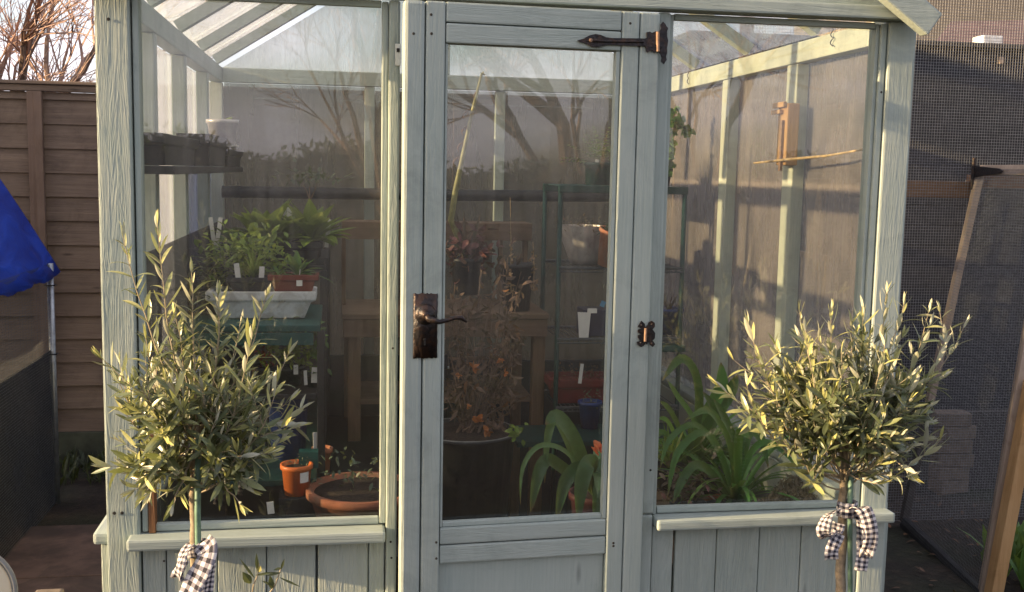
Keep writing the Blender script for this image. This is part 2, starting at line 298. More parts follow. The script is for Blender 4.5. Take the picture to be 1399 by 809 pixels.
# ------------------------------------------------------------------ mesh building
class MB:
    def __init__(s): s.v = []; s.f = []; s.m = []; s.uv = []
    def add(s, vs, fs, mi=0, uv=None):
        o = len(s.v); s.v += [tuple(p) for p in vs]
        for k, f in enumerate(fs):
            s.f.append(tuple(i+o for i in f)); s.m.append(mi)
            s.uv.append(uv[k] if isinstance(uv, list) else [uv or (0, 0)]*len(f))
        return s
    def box(s, a, b, mi=0, bev=0, M=None):
        a = Vector(a); b = Vector(b); c = (a+b)/2; d = Vector([abs(x) for x in (b-a)])
        if bev:
            bm = bmesh.new(); bmesh.ops.create_cube(bm, size=1)
            for v in bm.verts: v.co = Vector((v.co.x*d.x, v.co.y*d.y, v.co.z*d.z))
            bmesh.ops.bevel(bm, geom=bm.edges[:], offset=min(bev, min(d)*.45), segments=2, profile=.6, affect='EDGES')
            vs = [v.co + c for v in bm.verts]; fs = [[v.index for v in f.verts] for f in bm.faces]; bm.free()
        else:
            h = d/2; vs = [c + Vector((x*h.x, y*h.y, z*h.z)) for x in (-1, 1) for y in (-1, 1) for z in (-1, 1)]
            fs = [(0, 1, 3, 2), (4, 6, 7, 5), (0, 4, 5, 1), (2, 3, 7, 6), (0, 2, 6, 4), (1, 5, 7, 3)]
        if M: vs = [M @ v for v in vs]
        return s.add(vs, fs, mi)
    def beam(s, p, q, w, h, up=(0, 0, 1), mi=0, bev=0):
        """rectangular bar from p to q; w across, h along 'up'"""
        p = Vector(p); q = Vector(q); z = (q-p); Lh = z.length; z.normalize()
        x = z.cross(Vector(up)).normalized(); y = x.cross(z).normalized()
        M = Matrix((x, y, z)).transposed().to_4x4(); M.translation = p
        return s.box((-w/2, -h/2, 0), (w/2, h/2, Lh), mi, bev, M)
    def tube(s, pts, r, n=8, mi=0, cap=True, uv=None):
        pts = [Vector(p) for p in pts]; rs = r if isinstance(r, (list, tuple)) else [r]*len(pts)
        vs = []; fs = []; prev = None
        for i, p in enumerate(pts):
            t = (pts[min(i+1, len(pts)-1)] - pts[max(i-1, 0)])
            if t.length < 1e-9: t = Vector((0, 0, 1))
            t.normalize()
            a = prev if prev is not None else (Vector((0, 0, 1)) if abs(t.z) < .9 else Vector((1, 0, 0)))
            x = (a - t*a.dot(t)).normalized(); prev = x; y = t.cross(x)
            for k in range(n):
                an = 2*math.pi*k/n; vs.append(p + (x*math.cos(an)+y*math.sin(an))*rs[i])
        for i in range(len(pts)-1):
            for k in range(n):
                fs.append((i*n+k, i*n+(k+1) % n, (i+1)*n+(k+1) % n, (i+1)*n+k))
        if cap: fs.append(tuple(range(n))[::-1]); fs.append(tuple((len(pts)-1)*n+k for k in range(n)))
        return s.add(vs, fs, mi, uv)
    def lathe(s, c, prof, n=24, mi=0, M=None):
        c = Vector(c); vs = []; fs = []
        for r, z in prof:
            for k in range(n):
                an = 2*math.pi*k/n; vs.append(Vector((r*math.cos(an), r*math.sin(an), z)))
        vs = [(M @ v if M else v)+c for v in vs]
        for i in range(len(prof)-1):
            for k in range(n): fs.append((i*n+k, i*n+(k+1) % n, (i+1)*n+(k+1) % n, (i+1)*n+k))
        fs.append(tuple(range(n))[::-1]); fs.append(tuple((len(prof)-1)*n+k for k in range(n)))
        return s.add(vs, fs, mi)
    def prism(s, outline, M, th, mi=0):
        n = len(outline); vs = [M @ Vector((x, y, 0)) for x, y in outline]+[M @ Vector((x, y, th)) for x, y in outline]
        fs = [tuple(range(n))[::-1], tuple(range(n, 2*n))]+[(i, (i+1) % n, n+(i+1) % n, n+i) for i in range(n)]
        return s.add(vs, fs, mi)
    def blade(s, base, d, nrm, Ln, wd, curl=0., fold=.25, seg=4, prof=None, u=None, mi=0, th=0):
        """leaf: ribbon from base along d curling away from nrm, folded on its midrib"""
        d = Vector(d).normalized(); nrm = Vector(nrm); nrm = (nrm-d*nrm.dot(d)); nrm = nrm.normalized() if nrm.length > 1e-6 else d.orthogonal().normalized()
        u = rng.random() if u is None else u
        prof = prof or [.25, .85, 1, .7, .04]; seg = len(prof)-1
        p = Vector(base); vs = []; st = Ln/seg; side = d.cross(nrm).normalized()
        for i, pw in enumerate(prof):
            up = side.cross(d).normalized()
            hw = wd*.5*pw
            vs += [p - side*hw + up*hw*fold, p, p + side*hw + up*hw*fold]
            if i < seg:
                q = Quaternion(side, curl/seg); d = q @ d; p = p + d*st
        fs = []
        for i in range(seg):
            a = i*3; fs += [(a, a+1, a+4, a+3), (a+1, a+2, a+5, a+4)]
        return s.add(vs, fs, mi, (u, .5))
    def build(s, name, mats, parent=None, smooth=False):
        me = bpy.data.meshes.new(name); me.from_pydata(s.v, [], s.f)
        mats = mats if isinstance(mats, (list, tuple)) else [mats]
        for mm in mats: me.materials.append(mm)
        if len(mats) > 1: me.polygons.foreach_set('material_index', s.m)
        ul = me.uv_layers.new(name='UVMap'); flat = [c for f in s.uv for p in f for c in p]; ul.data.foreach_set('uv', flat)
        if smooth: me.polygons.foreach_set('use_smooth', [True]*len(me.polygons))
        me.update(); o = bpy.data.objects.new(name, me); COL.objects.link(o)
        if parent is not None:
            o.parent = parent; o.matrix_parent_inverse = Matrix.Translation(-parent.location) if parent.type == 'EMPTY' else Matrix()
        return o
def tag(o, label=None, cat=None, group=None, kind=None):
    if label: o['label'] = label
    if cat: o['category'] = cat
    if group: o['group'] = group
    if kind: o['kind'] = kind
    return o
def thing(name, label, cat, loc=(0, 0, 0), group=None):
    o = bpy.data.objects.new(name, None); COL.objects.link(o); o.location = loc; o.empty_display_size = .05
    return tag(o, label, cat, group)

# ------------------------------------------------------------------ the setting
MB().box((-60, -60, -.3), (60, 60, 0)).build('ground', groundmat)['kind'] = 'structure'
b = MB()
ys = [-.8, -.2, .42, 1.03, 1.64, 2.26]
for j in range(len(ys)-1):
    off = .17 if j % 2 else 0
    xs = [-.86, -.05] if ys[j] > -.3 else [-1.9+off, -1.2+off, -.5+off, .1+off, .75+off, 1.35+off, 2.0+off, 2.7+off, 3.3+off]
    for i in range(len(xs)-1):
        b.box((xs[i]+.006, ys[j]+.006, -.02), (xs[i+1]-.006, ys[j+1]-.006, .028+rng.uniform(-.004, .004)), 0, .006)
b.build('patio', slabm)['kind'] = 'structure'

# ------------------------------------------------------------------ greenhouse
W, D = 1.93, 2.08
EV0, EV1 = 1.926, 1.986
SILL = .715
gh = thing('greenhouse', 'sage green painted timber greenhouse with glazed sides, pitched glazed roof and a central door', 'greenhouse', (W/2, D/2, 0))
def part(name, b, mt, par=gh, smooth=False): return b.build(name, mt, par, smooth)
def holes(b, pts, r=.0035, mi=1, y=-.001):
    for x, z in pts: b.lathe((x, y, z), [(r, 0), (r*.6, .0006)], 8, mi, Matrix.Rotation(R(90), 4, 'X'))
# corner posts
b = MB().box((0, 0, 0), (.074, .06, 1.968), 0, .005); holes(b, [(.018, .79), (.035, .79), (.03, 1.9)], .004)
b.box((.0775, .008, .74), (.091, .05, 1.965), 0, .003)
part('corner_post', b, [paint_rough, screwm])
b = MB().box((1.858, 0, 0), (1.93, .06, 1.972), 0, .006); b.box((1.8395, .006, .742), (1.855, .05, 1.965), 0, .004); b.box((1.829, .014, .742), (1.8385, .05, 1.965), 0, .002)
holes(b, [(1.848, 1.80), (1.848, 1.20)], .003, y=.0055)
part('corner_post', b, [paint_z, screwm])
for x in (.0, 1.87): part('corner_post', MB().box((x, D-.05, 0), (x+.06, D, EV0-.002), 0, .003), paint_pale_z)
# front mid posts either side of the door
b = MB().box((.6385, -.004, 0), (.664, .055, 1.967), 0, .005); holes(b, [(.652, .66), (.652, 1.17), (.65, .70)], .0028, y=-.005)
b.box((.624, .008, .742), (.6375, .05, 1.965), 0, .002)
part('door_post', b, [paint_rough, screwm])
b = MB().box((1.270, -.004, .748), (1.301, .055, 1.967), 0, .005); b.box((1.270, -.006, 0), (1.299, .053, .745), 0, .004); b.box((1.3025, .010, .742), (1.312, .05, 1.965), 0, .002)
holes(b, [(1.289, .86)], .003, y=-.005)
part('door_post', b, [paint_z, screwm])
# header drip moulding, gable boards, fascia
part('header_beam', MB().box((-.01, -.03, 1.971), (1.905, .03, 2.003), 0, .005), paint_x)
RZ = 1.986 + (W/2)*math.tan(R(32.5)); tn = math.tan(R(32.5))
b = MB()
zs = [2.0055, 2.09, 2.175, 2.26, 2.345, 2.43, 2.515, 2.60]
for i in range(7):
    a = (zs[i]-1.985)/tn; c = (zs[i+1]-1.985)/tn
    x0, x1 = max(.0, a), min(W, W-a); x2, x3 = c, W-c
    if x2 > W/2: x2 = x3 = W/2
    zt = zs[i+1]-.003
    vs = [(x0, -.008, zs[i]), (x1, -.008, zs[i]), (x3, -.008, zt), (x2, -.008, zt), (x0, .02, zs[i]), (x1, .02, zs[i]), (x3, .02, zt), (x2, .02, zt)]
    b.add(vs, [(0, 1, 2, 3), (4, 7, 6, 5), (0, 4, 5, 1), (3, 2, 6, 7), (0, 3, 7, 4), (1, 5, 6, 2)])
    if x2 == x3: break
part('gable_cladding', b, paint_x)
for sgn in (-1, 1):
    xe = W/2+sgn*(W/2+.006); ze = 1.957
    b = MB().beam((xe, -.055, ze), (W/2, -.055, ze+(W/2+.006)*.6875), .034, .062, (0, 0, 1), 0, .004)
    part('barge_board', b, paint_x)
# eave beams, back beam
part('eave_beam', MB().box((.012, .062, EV0), (.058, D-.002, EV1), 0, .003), paint_y)
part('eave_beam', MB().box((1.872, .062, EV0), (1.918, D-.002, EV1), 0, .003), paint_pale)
part('back_beam', MB().box((.06, D-.04, EV0), (1.87, D-.001, EV1-.002), 0, .003), paint_x)
part('ridge_beam', MB().box((W/2-.02, .03, RZ-.05), (W/2+.02, D, RZ+.01)), paint_y)
for yy in (.5, 1.03, 1.58, D-.022):
    for sgn in (-1, 1):
        xe = W/2+sgn*(W/2-.03); z0 = EV1+.012+.03*tn
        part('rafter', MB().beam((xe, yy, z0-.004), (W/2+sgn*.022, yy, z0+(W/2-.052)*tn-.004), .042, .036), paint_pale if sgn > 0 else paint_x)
for sgn in (-1, 1):
    ysr = [.035, .5, 1.03, 1.58, D+.05]
    for i in range(4):
        p = []
        for x, zz in ((W/2+sgn*(W/2+.02), 0), (W/2+sgn*.015, 1)):
            z = 2.026+.0 + ((W/2+.0) - abs(x-W/2))*tn
            for y in (ysr[i]+.002, ysr[i+1]-.002): p.append((x, y, z)); p.append((x, y, z+.004))
        b = MB().add(p, [(0, 4, 6, 2), (1, 3, 7, 5), (0, 1, 5, 4), (2, 6, 7, 3), (0, 2, 3, 1), (4, 5, 7, 6)])
        part('roof_pane', b, G_roof)
# gable glass at the back
b = MB(); zb = EV1; xa = .06
b.add([(xa, D-.012, zb), (W-xa, D-.012, zb), (W/2, D-.012, zb+(W/2-xa)*tn), (xa, D-.016, zb), (W-xa, D-.016, zb), (W/2, D-.016, zb+(W/2-xa)*tn)], [(0, 1, 2), (5, 4, 3), (0, 3, 4, 1), (1, 4, 5, 2), (2, 5, 3, 0)])
part('gable_pane', b, G_gable)
part('wall_stud', MB().box((.945, D-.035, EV1), (.985, D-.005, RZ-.06), 0, .002), paint_z)
# wall studs
for yy in (.44, 1.0, 1.58): part('wall_stud', MB().box((.016, yy-.02, .74), (.056, yy+.035, EV0-.002), 0, .003), paint_z)
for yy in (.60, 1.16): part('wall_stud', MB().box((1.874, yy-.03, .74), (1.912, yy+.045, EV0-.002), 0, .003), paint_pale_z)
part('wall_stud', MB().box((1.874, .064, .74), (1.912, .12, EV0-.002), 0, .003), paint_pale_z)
for xx in (.632, 1.181): part('wall_stud', MB().box((xx, D-.036, .74), (xx+.042, D-.004, EV0-.002), 0, .003), paint_z)
# dado: sills and boards
part('window_sill', MB().box((.05, -.042, .710), (.636, .06, .737), 0, .006), paint_x)
part('window_sill', MB().box((1.302, -.042, .715), (1.93, .06, .741), 0, .006), paint_x)
part('window_sill', MB().box((-.036, .02, .708), (.06, D, .736), 0, .008), paint_y)
part('window_sill', MB().box((1.872, .064, .712), (1.968, D, .740), 0, .008), paint_y)
part('window_sill', MB().box((.06, D-.06, .712), (1.87, D+.03, .738), 0, .005), paint_x)
part('glazing_bead', MB().box((.093, .012, .739), (.622, .03, .757), 0, .004), paint_x)
part('glazing_bead', MB().box((1.314, .012, .743), (1.827, .03, .760), 0, .004), paint_x)
part('glazing_bead', MB().box((.093, .012, 1.953), (.622, .03, 1.968), 0, .003), paint_x)
part('glazing_bead', MB().box((1.314, .012, 1.953), (1.827, .03, 1.968), 0, .003), paint_x)
part('glazing_bead', MB().box((.0925, .002, .738), (.108, .03, .985), 0, .002), bare_z)
def at0(u, v): return at(u, v, 0).x
xl = [.0765]+[at0(u, 790) for u in (227, 297, 364, 431.5, 503)]+[.6365]
b = MB()
for i in range(6):
    g = .005 if i == 3 else .0015; g0 = .0015
    b.box((xl[i]+(.005 if i == 4 else .001), .004+.0015*(i % 2), .0), (xl[i+1]-.001, .022, .709), 0, .003)
holes(b, [(.125, .67)], .003, y=.004)
part('cladding_panel', b, [paint_clad, screwm])
xr = [1.3015]+[at0(u, 790) for u in (919, 978, 1036, 1093, 1150)]+[1.8565]
b = MB()
for i in range(6): b.box((xr[i]+(.006 if i == 1 else .001), .004+.0015*(i % 2), .0), (xr[i+1]-.001, .022, .714), 0, .003)
part('cladding_panel', b, [paint_clad, screwm])
for x0, x1 in ((-.02, .0), (1.932, 1.952)):
    b = MB(); y = .03
    while y < D: b.box((x0, y, 0), (x1, min(D, y+.116), .707), 0, .003); y += .119
    part('cladding_panel', b, paint_clad)
b = MB(); x = .061
while x < 1.86: b.box((x, D+.002, 0), (min(1.87, x+.116), D+.02, .709), 0, .003); x += .119
part('cladding_panel', b, paint_clad)
# panes
part('window_pane', MB().box((.088, .031, .739), (.626, .034, 1.968)), G_front)
part('window_pane', MB().box((1.310, .031, .743), (1.832, .034, 1.968)), G_front)
def ypanes(x, cuts, mt):
    for i in range(len(cuts)-1): part('window_pane', MB().box((x, cuts[i]+.001, .74), (x+.003, cuts[i+1]-.001, EV0-.001)), mt)
ypanes(.008, [.062, .44, 1.0, 1.58, D-.052], G_side)
ypanes(1.916, [.062, .60, 1.16, D-.052], G_sider)
cu = [.062, .653, 1.202, 1.868]
for i in range(3): part('window_pane', MB().box((cu[i]+.001, D-.003, .741), (cu[i+1]-.001, D, EV0-.001)), G_back)

# ------------------------------------------------------------------ door, ajar, hinged on the right
TH = R(3.6); HX, HY = 1.266, -.012
DM = Matrix.Translation((HX, HY, 0)) @ Matrix.Rotation(TH, 4, 'Z')
def dq(u, v):      # photo pixel -> door-plane local x (negative from hinge) and z
    n = DM.to_3x3() @ Vector((0, -1, 0)); o = DM @ Vector((0, -.022, 0)); d = ray(u, v)
    p = CAM + d*((o-CAM).dot(n)/d.dot(n)); return DM.inverted() @ p
dl = [dq(550.5, 300).x, dq(579, 300).x, dq(605.5, 300).x]; dr = [dq(842, 300).x, dq(866, 300).x]
dt = [dq(720, 8).z, dq(720, 36).z, dq(720, 63.5).z]; dbz = [dq(717, 716).z, dq(717, 739).z, dq(717, 764).z]
F0, F1 = -.022, .020
b = MB()
def dbox(x0, x1, z0, z1, y0=F0, y1=F1, bev=.004, bb=None, mi=0): (bb or b).box((x0, y0, z0), (x1, y1, z1), mi, bev, DM)
dbox(dl[0], dl[1]-.001, .05, dt[0], bev=.008); dbox(dl[1]+.001, dl[2], .05, dt[0])
dbox(dr[0], dr[1]-.001, .05, dt[0]); dbox(dr[1]+.001, -.002, .05, dt[0])
x0, x1 = dl[2]+.0015, dr[0]-.0015
dbox(x0, x1, dt[1]+.001, dt[0], mi=2); dbox(x0, x1, dt[2], dt[1]-.001, mi=2)
dbox(x0, x1, dbz[1]+.0015, dbz[0], F0+.002, mi=2); dbox(x0, x1, dbz[2], dbz[1]-.0015, F0+.002, mi=2)
dbox(x0, x1, .05, .15)
DMi = DM
for (u, v) in ((565, 46), (589.5, 46), (861, 32), (596, 741), (596, 763), (838, 742), (838, 746), (589, 20)):
    q = dq(u, v); b.lathe(DM @ Vector((q.x, F0-.0006, q.z)), [(.0032, 0), (.002, .0006)], 8, 1, Matrix.Rotation(R(90), 4, 'X'))
# door frame mesh carries mixed grain: uprights dominate
door = b.build('door', [paint_z, screwm, paint_x], gh)
b = MB(); dbox(x0, x1, .15, dbz[2]-.001, -.006, .008, .002); b.build('lower_panel', paint_z, door)
b = MB(); dbox(x0-.006, x1+.006, dbz[0]+.002, dt[2]-.002, .004, .008, 0); b.build('glass_pane', G_door, door)
b = MB()
dbox(x0, x0+.006, dbz[0]+.001, dt[2]-.001, F0+.006, .003, .002); dbox(x1-.010, x1, dbz[0]+.001, dt[2]-.001, F0+.004, .003, .002); dbox(x0+.0065, x1-.0105, dbz[0]+.001, dbz[0]+.012, F0+.008, .003, .002)
b.build('glazing_bead', paint_z, door)
# lock plate with rose, lever and keyhole
pl0, pl1 = dq(565, 401), dq(597, 489)
cx_, cz_ = (pl0.x+pl1.x)/2, (pl0.z+pl1.z)/2
b = MB(); pw, ph = (pl1.x-pl0.x)/2, (pl0.z-pl1.z)/2
Mp = DM @ Matrix.Translation((cx_, F0-.0005, cz_)) @ Matrix.Rotation(R(90), 4, 'X')
o = []
for i in range(14): o.append((-pw+2*pw*i/14, ph+rng.uniform(-.0015, .0012)))
for i in range(22): o.append((pw+rng.uniform(-.0012, .0008), ph-2*ph*i/22))
for i in range(14): o.append((pw-2*pw*i/14, -ph+rng.uniform(-.001, .002)))
for i in range(22): o.append((-pw+rng.uniform(-.0003, .0003), -ph+2*ph*i/22))
b.prism(o[::-1], Mp, .003)
hb = dq(581, 429); Mr = DM @ Matrix.Translation((hb.x, F0-.003, hb.z)) @ Matrix.Rotation(R(90), 4, 'X')
b.lathe((0, 0, 0), [(.0245, 0), (.024, .004), (.019, .009), (.011, .012), (.009, .024), (.007, .026)], 24, 0, Mr)
lp = b.build('lock_plate', iron, door, True)
b = MB(); hp = [dq(583, 433), dq(597, 437), dq(608, 434.5), dq(618, 431), (dq(627, 431.5)), dq(634, 437)]
pts = [DM @ Vector((hb.x, F0-.010, hb.z))] + [DM @ Vector((q.x, F0-.036, q.z)) for q in hp]
b.tube(pts, [.008, .008, .0055, .005, .005, .0055, .0025], 12); b.build('door_handle', iron, door, True)
b = MB(); k = dq(580, 466); Mk = DM @ Matrix.Translation((k.x, F0-.0038, k.z)) @ Matrix.Rotation(R(90), 4, 'X')
b.lathe((0, 0, 0), [(.0032, 0), (.003, .0006)], 10, 0, Mk @ Matrix.Translation((0, .004, 0))); b.prism([(-.0016, .003), (-.0024, -.009), (.0024, -.009), (.0016, .003)][::1], Mk, .0006)
b.build('keyhole', screwm, door)
# strap hinge (spearhead arm, scalloped plates)
def outl(pts, Yl): 
    q = [dq(u, v) for u, v in pts]; return [(p.x, p.z) for p in q]
MH = DM @ Matrix.Translation((0, F0-.001, 0)) @ Matrix.Rotation(R(90), 4, 'X')
arm = [(788.5, 55.5), (797, 53), (805, 48.5), (813, 46.8), (820, 48), (827, 51.2), (835, 52.2), (880, 53), (883, 52), (883, 44.5), (887, 43.5), (890, 45.5), (895, 43), (897, 44), (897, 71), (893, 72.5), (890, 69), (884, 72), (882, 70), (881.5, 64), (879, 63.5), (835, 61.8), (827, 62.3), (820, 64.2), (813, 65.2), (806, 63.5), (799, 59.5), (791, 57.5)]
b = MB(); b.prism(outl(arm, 0), MH, .004)
spine = [dq(u, v) for u, v in ((800, 56), (813, 56), (826, 57), (878, 57.5))]
b.tube([DM @ Vector((q.x, F0-.005, q.z)) for q in spine], [.001, .0045, .003, .003], 8)
q = dq(805.8, 55.5); b.lathe((0, 0, 0), [(.0042, 0), (.0042, .002), (.001, .0026)], 12, 1, DM @ Matrix.Translation((q.x, F0-.008, q.z)) @ Matrix.Rotation(R(90), 4, 'X'))
plt = [(900, 43), (902.5, 39), (901.5, 34), (905, 30), (908, 33), (909.5, 36), (912, 39), (910.5, 43), (910.5, 50), (912, 56), (911, 62), (910, 66), (910.5, 72), (909, 78), (910, 82), (906, 88), (902.5, 84), (903.5, 79), (902, 75), (899, 71)]
b.prism(outl(plt, 0), MH, .004)
q0, q1 = dq(897.5, 44), dq(897.5, 71); b.tube([DM @ Vector((q0.x, F0-.006, q0.z)), DM @ Vector((q1.x, F0-.006, q1.z))], .0042, 10, 1)
b.build('strap_hinge', [iron, rust], door)
bf = [(874, 441), (876, 438), (880, 442), (881.5, 448), (883, 446), (886, 440), (890, 438), (894, 441), (894, 446), (891, 450), (894.5, 455), (894, 462), (891, 465), (894.5, 470), (891, 474), (887, 471), (885, 466), (883, 471), (881, 468), (879, 472), (875, 474), (870.5, 471), (869.5, 467), (874, 465.5), (871, 461), (871, 458), (875, 456.5), (871, 454), (871, 450), (875, 449), (871, 446)]
b = MB(); b.prism(outl(bf, 0), MH, .003)
q0, q1 = dq(881.3, 448), dq(880.6, 466); b.tube([DM @ Vector((q0.x, F0-.005, q0.z)), DM @ Vector((q1.x, F0-.005, q1.z))], .0035, 10, 1)
for u, v in ((876, 444), (890, 443), (875, 468), (890, 469)):
    q = dq(u, v); b.lathe((0, 0, 0), [(.0028, 0), (.001, .0015)], 8, 0, DM @ Matrix.Translation((q.x, F0-.004, q.z)) @ Matrix.Rotation(R(90), 4, 'X'))
b.build('butterfly_hinge', [iron, rust], door)
# white painted bolt keeper on the left post
b = MB(); p = at(540, 60, -.006); q = at(547.5, 90, -.006)
b.box((p.x, -.009, q.z), (q.x, -.0045, p.z), 0, .001); b.box((p.x+.003, -.012, p.z-.018), (q.x-.003, -.0085, p.z-.010), 1, .001)
part('bolt_keeper', b, [plain('white_painted_metal', (.6, .62, .58), .5), screwm])
b = MB(); p = at(547, 424, -.006); b.box((p.x, -.010, p.z-.012), (p.x+.006, -.0045, p.z), 0, .001); part('latch_keep', b, rust)
# S hooks on the right eave beam
for k, (u, v) in enumerate(((942, 107), (1140, 52))):
    c = atx(u, v, 1.868); sc = .022
    pts = [c + Vector((-.003, sc*math.sin(a)*.8*(1 if a < math.pi else -1)+(0 if a < math.pi else 0), sc*(1-a/math.pi))) for a in [i*math.pi/6 for i in range(13)]]
    b = MB().tube(pts, .0016, 6)
    part('wire_hook', b, iron, smooth=True)
# ------------------------------------------------------------------ generic bits for pots and plants
def rv(a=1.): return Vector((rng.uniform(-a, a), rng.uniform(-a, a), rng.uniform(-a, a)))
def pot_mb(c, rt, rb, h, rim=.006, lip=.014, n=24, M=None):
    return MB().lathe(c, [(rb*.9, 0), (rb, 0), (rt-rim*.3, h-lip), (rt+rim*.5, h-lip+.001), (rt+rim*.5, h), (rt-rim*.6, h), (rt-rim, h-.012), (0.001, h-.014)], n, 0, M)
def soil_mb(c, r, z, M=None):
    b = MB(); b.lathe(Vector(c), [(r, z-.006), (r, z), (r*.5, z+.004), (.001, z+.005)], 20, 0, M); return b
def tagstick(p, h=.07, wd=.016, lean=0., yaw=0., par=None, mt=None):
    M = Matrix.Translation(p) @ Matrix.Rotation(yaw, 4, 'Z') @ Matrix.Rotation(lean, 4, 'Y')
    b = MB().box((-wd/2, -.0008, 0), (wd/2, .0008, h), 0, 0, M)
    o = b.build('plant_label', mt or tagm, par); return o
def clump(c, kind, r, h, n, b=None, u0=0, u1=1):
    """foliage mass in a cone/dome over c"""
    b = b or MB(); c = Vector(c)
    for i in range(n):
        a = rng.uniform(0, 2*math.pi); u = rng.uniform(u0, u1)
        if kind == 'strap':
            el = rng.uniform(R(50), R(82)); d = Vector((math.cos(a)*math.cos(el), math.sin(a)*math.cos(el), math.sin(el)))
            b.blade(c+Vector((math.cos(a), math.sin(a), 0))*r*.08, d, (-math.cos(a), -math.sin(a), .4), h*rng.uniform(.7, 1.35), r*.11, -rng.uniform(.6, 2.3), .18, prof=[.5, .8, .95, 1, 1, .95, .8, .55, .05], u=u)
        elif kind == 'spike':
            el = rng.uniform(R(45), R(88)); d = Vector((math.cos(a)*math.cos(el), math.sin(a)*math.cos(el), math.sin(el)))
            b.blade(c, d, (-math.cos(a), -math.sin(a), .4), h*rng.uniform(.6, 1.1), r*.16, -rng.uniform(0, .9), .3, prof=[.7, 1, .8, .45, .03], u=u)
        elif kind == 'broad':
            el = rng.uniform(R(15), R(75)); d = Vector((math.cos(a)*math.cos(el), math.sin(a)*math.cos(el), math.sin(el)))
            b.blade(c, d, (-math.cos(a), -math.sin(a), 1), h*rng.uniform(.7, 1.1), h*.34, -rng.uniform(.2, 1.0), .25, prof=[.12, .25, .8, 1, .85, .5, .04], u=u)
        elif kind == 'fern':
            el = rng.uniform(R(20), R(85)); d = Vector((math.cos(a)*math.cos(el), math.sin(a)*math.cos(el), math.sin(el)))
            Lf = h*rng.uniform(.7, 1.1); p = c.copy(); side = d.cross(Vector((0, 0, 1))).normalized()
            for k in range(9):
                d = (d + Vector((0, 0, -.07))).normalized(); p = p + d*Lf/9
                if k < 2: continue
                for s in (-1, 1):
                    b.blade(p, d*.6+side*s+rv(.2), Vector((0, 0, 1)), Lf*.26*(1.1-k/10), Lf*.07, -.4, .1, prof=[.3, 1, .05], u=u)
        elif kind == 'bush':
            p = c + Vector((rng.gauss(0, .42)*r, rng.gauss(0, .42)*r, abs(rng.gauss(.45, .25))*h))
            b.blade(p, rv()+Vector((0, 0, .6)), rv(.5)+Vector((0, 0, 1)), rng.uniform(.5, 1)*h*.28, h*.10, -.5, .2, prof=[.2, .9, .8, .05], u=u)
    return b
def potted(name, label, cat, c, rt, h, potmat, kind=None, fh=.1, fn=30, fr=None, lmat=herb_l, rb=None, group=None, tags=(), n=24, M=None, partname='pot'):
    t = thing(name, label, cat, c, group); c = Vector(c)
    pot_mb(c, rt, rb or rt*.74, h, M=M, n=n).build(partname, potmat, t, True)
    soil_mb(c, rt*.93, h-.012, M).build('soil', soil, t, True)
    if kind: clump(c+Vector((0, 0, h-.014)), kind, fr or rt, fh, fn).build('foliage', lmat, t)
    for (dx, dy, hh, ln) in tags: tagstick(c+Vector((dx, dy, h-.02)), hh, .014, ln, rng.uniform(-.4, .4), t)
    return t

# ------------------------------------------------------------------ inside, left: tiered staging
ZA = at(400, 436, .84).z; ZB = at(400, 357, 1.35).z; ZC = at(400, 500, .9).z; ZD = at(400, 600, .9).z; ZE = at(400, 702, .6).z
xR = at(434, 430, .84).x
st = thing('plant_staging', 'black and teal plastic tiered staging along the left glass wall, crowded with pots', 'plant shelf', (.26, 1.2, 0))
b = MB(); b.box((.07, .72, ZA-.022), (xR+.01, 1.22, ZA-.002), 0, .003); b.build('shelf', teal, st)
b = MB(); b.box((.07, .715, ZA-.062), (xR-.01, .725, ZA-.024), 0, .002); b.build('shelf_apron', teal, st)
b = MB(); b.box((.07, 1.23, ZB-.022), (xR+.02, 1.98, ZB-.002), 0, .003); b.build('shelf', darkplastic, st)
b = MB(); b.box((.07, .72, ZC-.07), (xR, 1.9, ZC-.052), 0, .003); b.build('shelf', darkplastic, st)
b = MB(); b.box((.07, .62, ZD-.07), (xR, 1.9, ZD-.05), 0, .003); b.build('shelf', dkgreen, st)
b = MB(); b.box((.07, .25, ZE-.03), (xR+.35, 1.9, ZE-.012), 0, .003); b.build('shelf', darkplastic, st)
for x in (.085, xR+.012):
    for y in (.74, 1.24, 1.9):
        b = MB().box((x-.012, y-.012, 0), (x+.012, y+.012, (ZA if y < 1 else ZB)-.022), 0, .003); b.build('leg', darkplastic, st)
b = MB().box((xR+.013, 1.25, ZA-.3), (xR+.03, 1.95, ZB+.02), 0, .003); b.build('side_panel', darkplastic, st)
# dark half-clear sheet over a low band of the left wall
o = MB().box((.0585, .12, .98), (.066, 2.02, 1.372), 0, .002).build('dark_wall_sheet', netm('dark_half_clear_sheet', .62, (.06, .052, .06)), None)
tag(o, 'dark half-clear sheet set against the inside of the left glass wall', 'board')
# white trough with scribble
def trough(c, lx, ly, h, mt, name, label, cat, rim=.008, taper=.82):
    t = thing(name, label, cat, c); c = Vector(c)
    def ring(f, z): return [c+Vector((sx*lx/2*f, sy*ly/2*f, z)) for sx, sy in ((-1, -1), (1, -1), (1, 1), (-1, 1))]
    b = MB(); rings = [ring(taper, 0), ring(.95, h*.62), ring(1.0, h*.64), ring(1.0+rim*2/lx, h*.68), ring(1.0+rim*2/lx, h), ring(.94, h), ring(.92, h-.02)]
    vs = [p for r_ in rings for p in r_]; fs = [(3, 2, 1, 0)]
    for i in range(len(rings)-1):
        for k in range(4): fs.append((i*4+k, i*4+(k+1) % 4, (i+1)*4+(k+1) % 4, (i+1)*4+k))
    fs.append(tuple(len(rings)*4-4+k for k in range(4))); b.add(vs, fs)
    o = b.build('trough_body', mt, t)
    md = o.modifiers.new('bevel', 'BEVEL'); md.width = .004; md.segments = 2; md.limit_method = 'ANGLE'
    return t
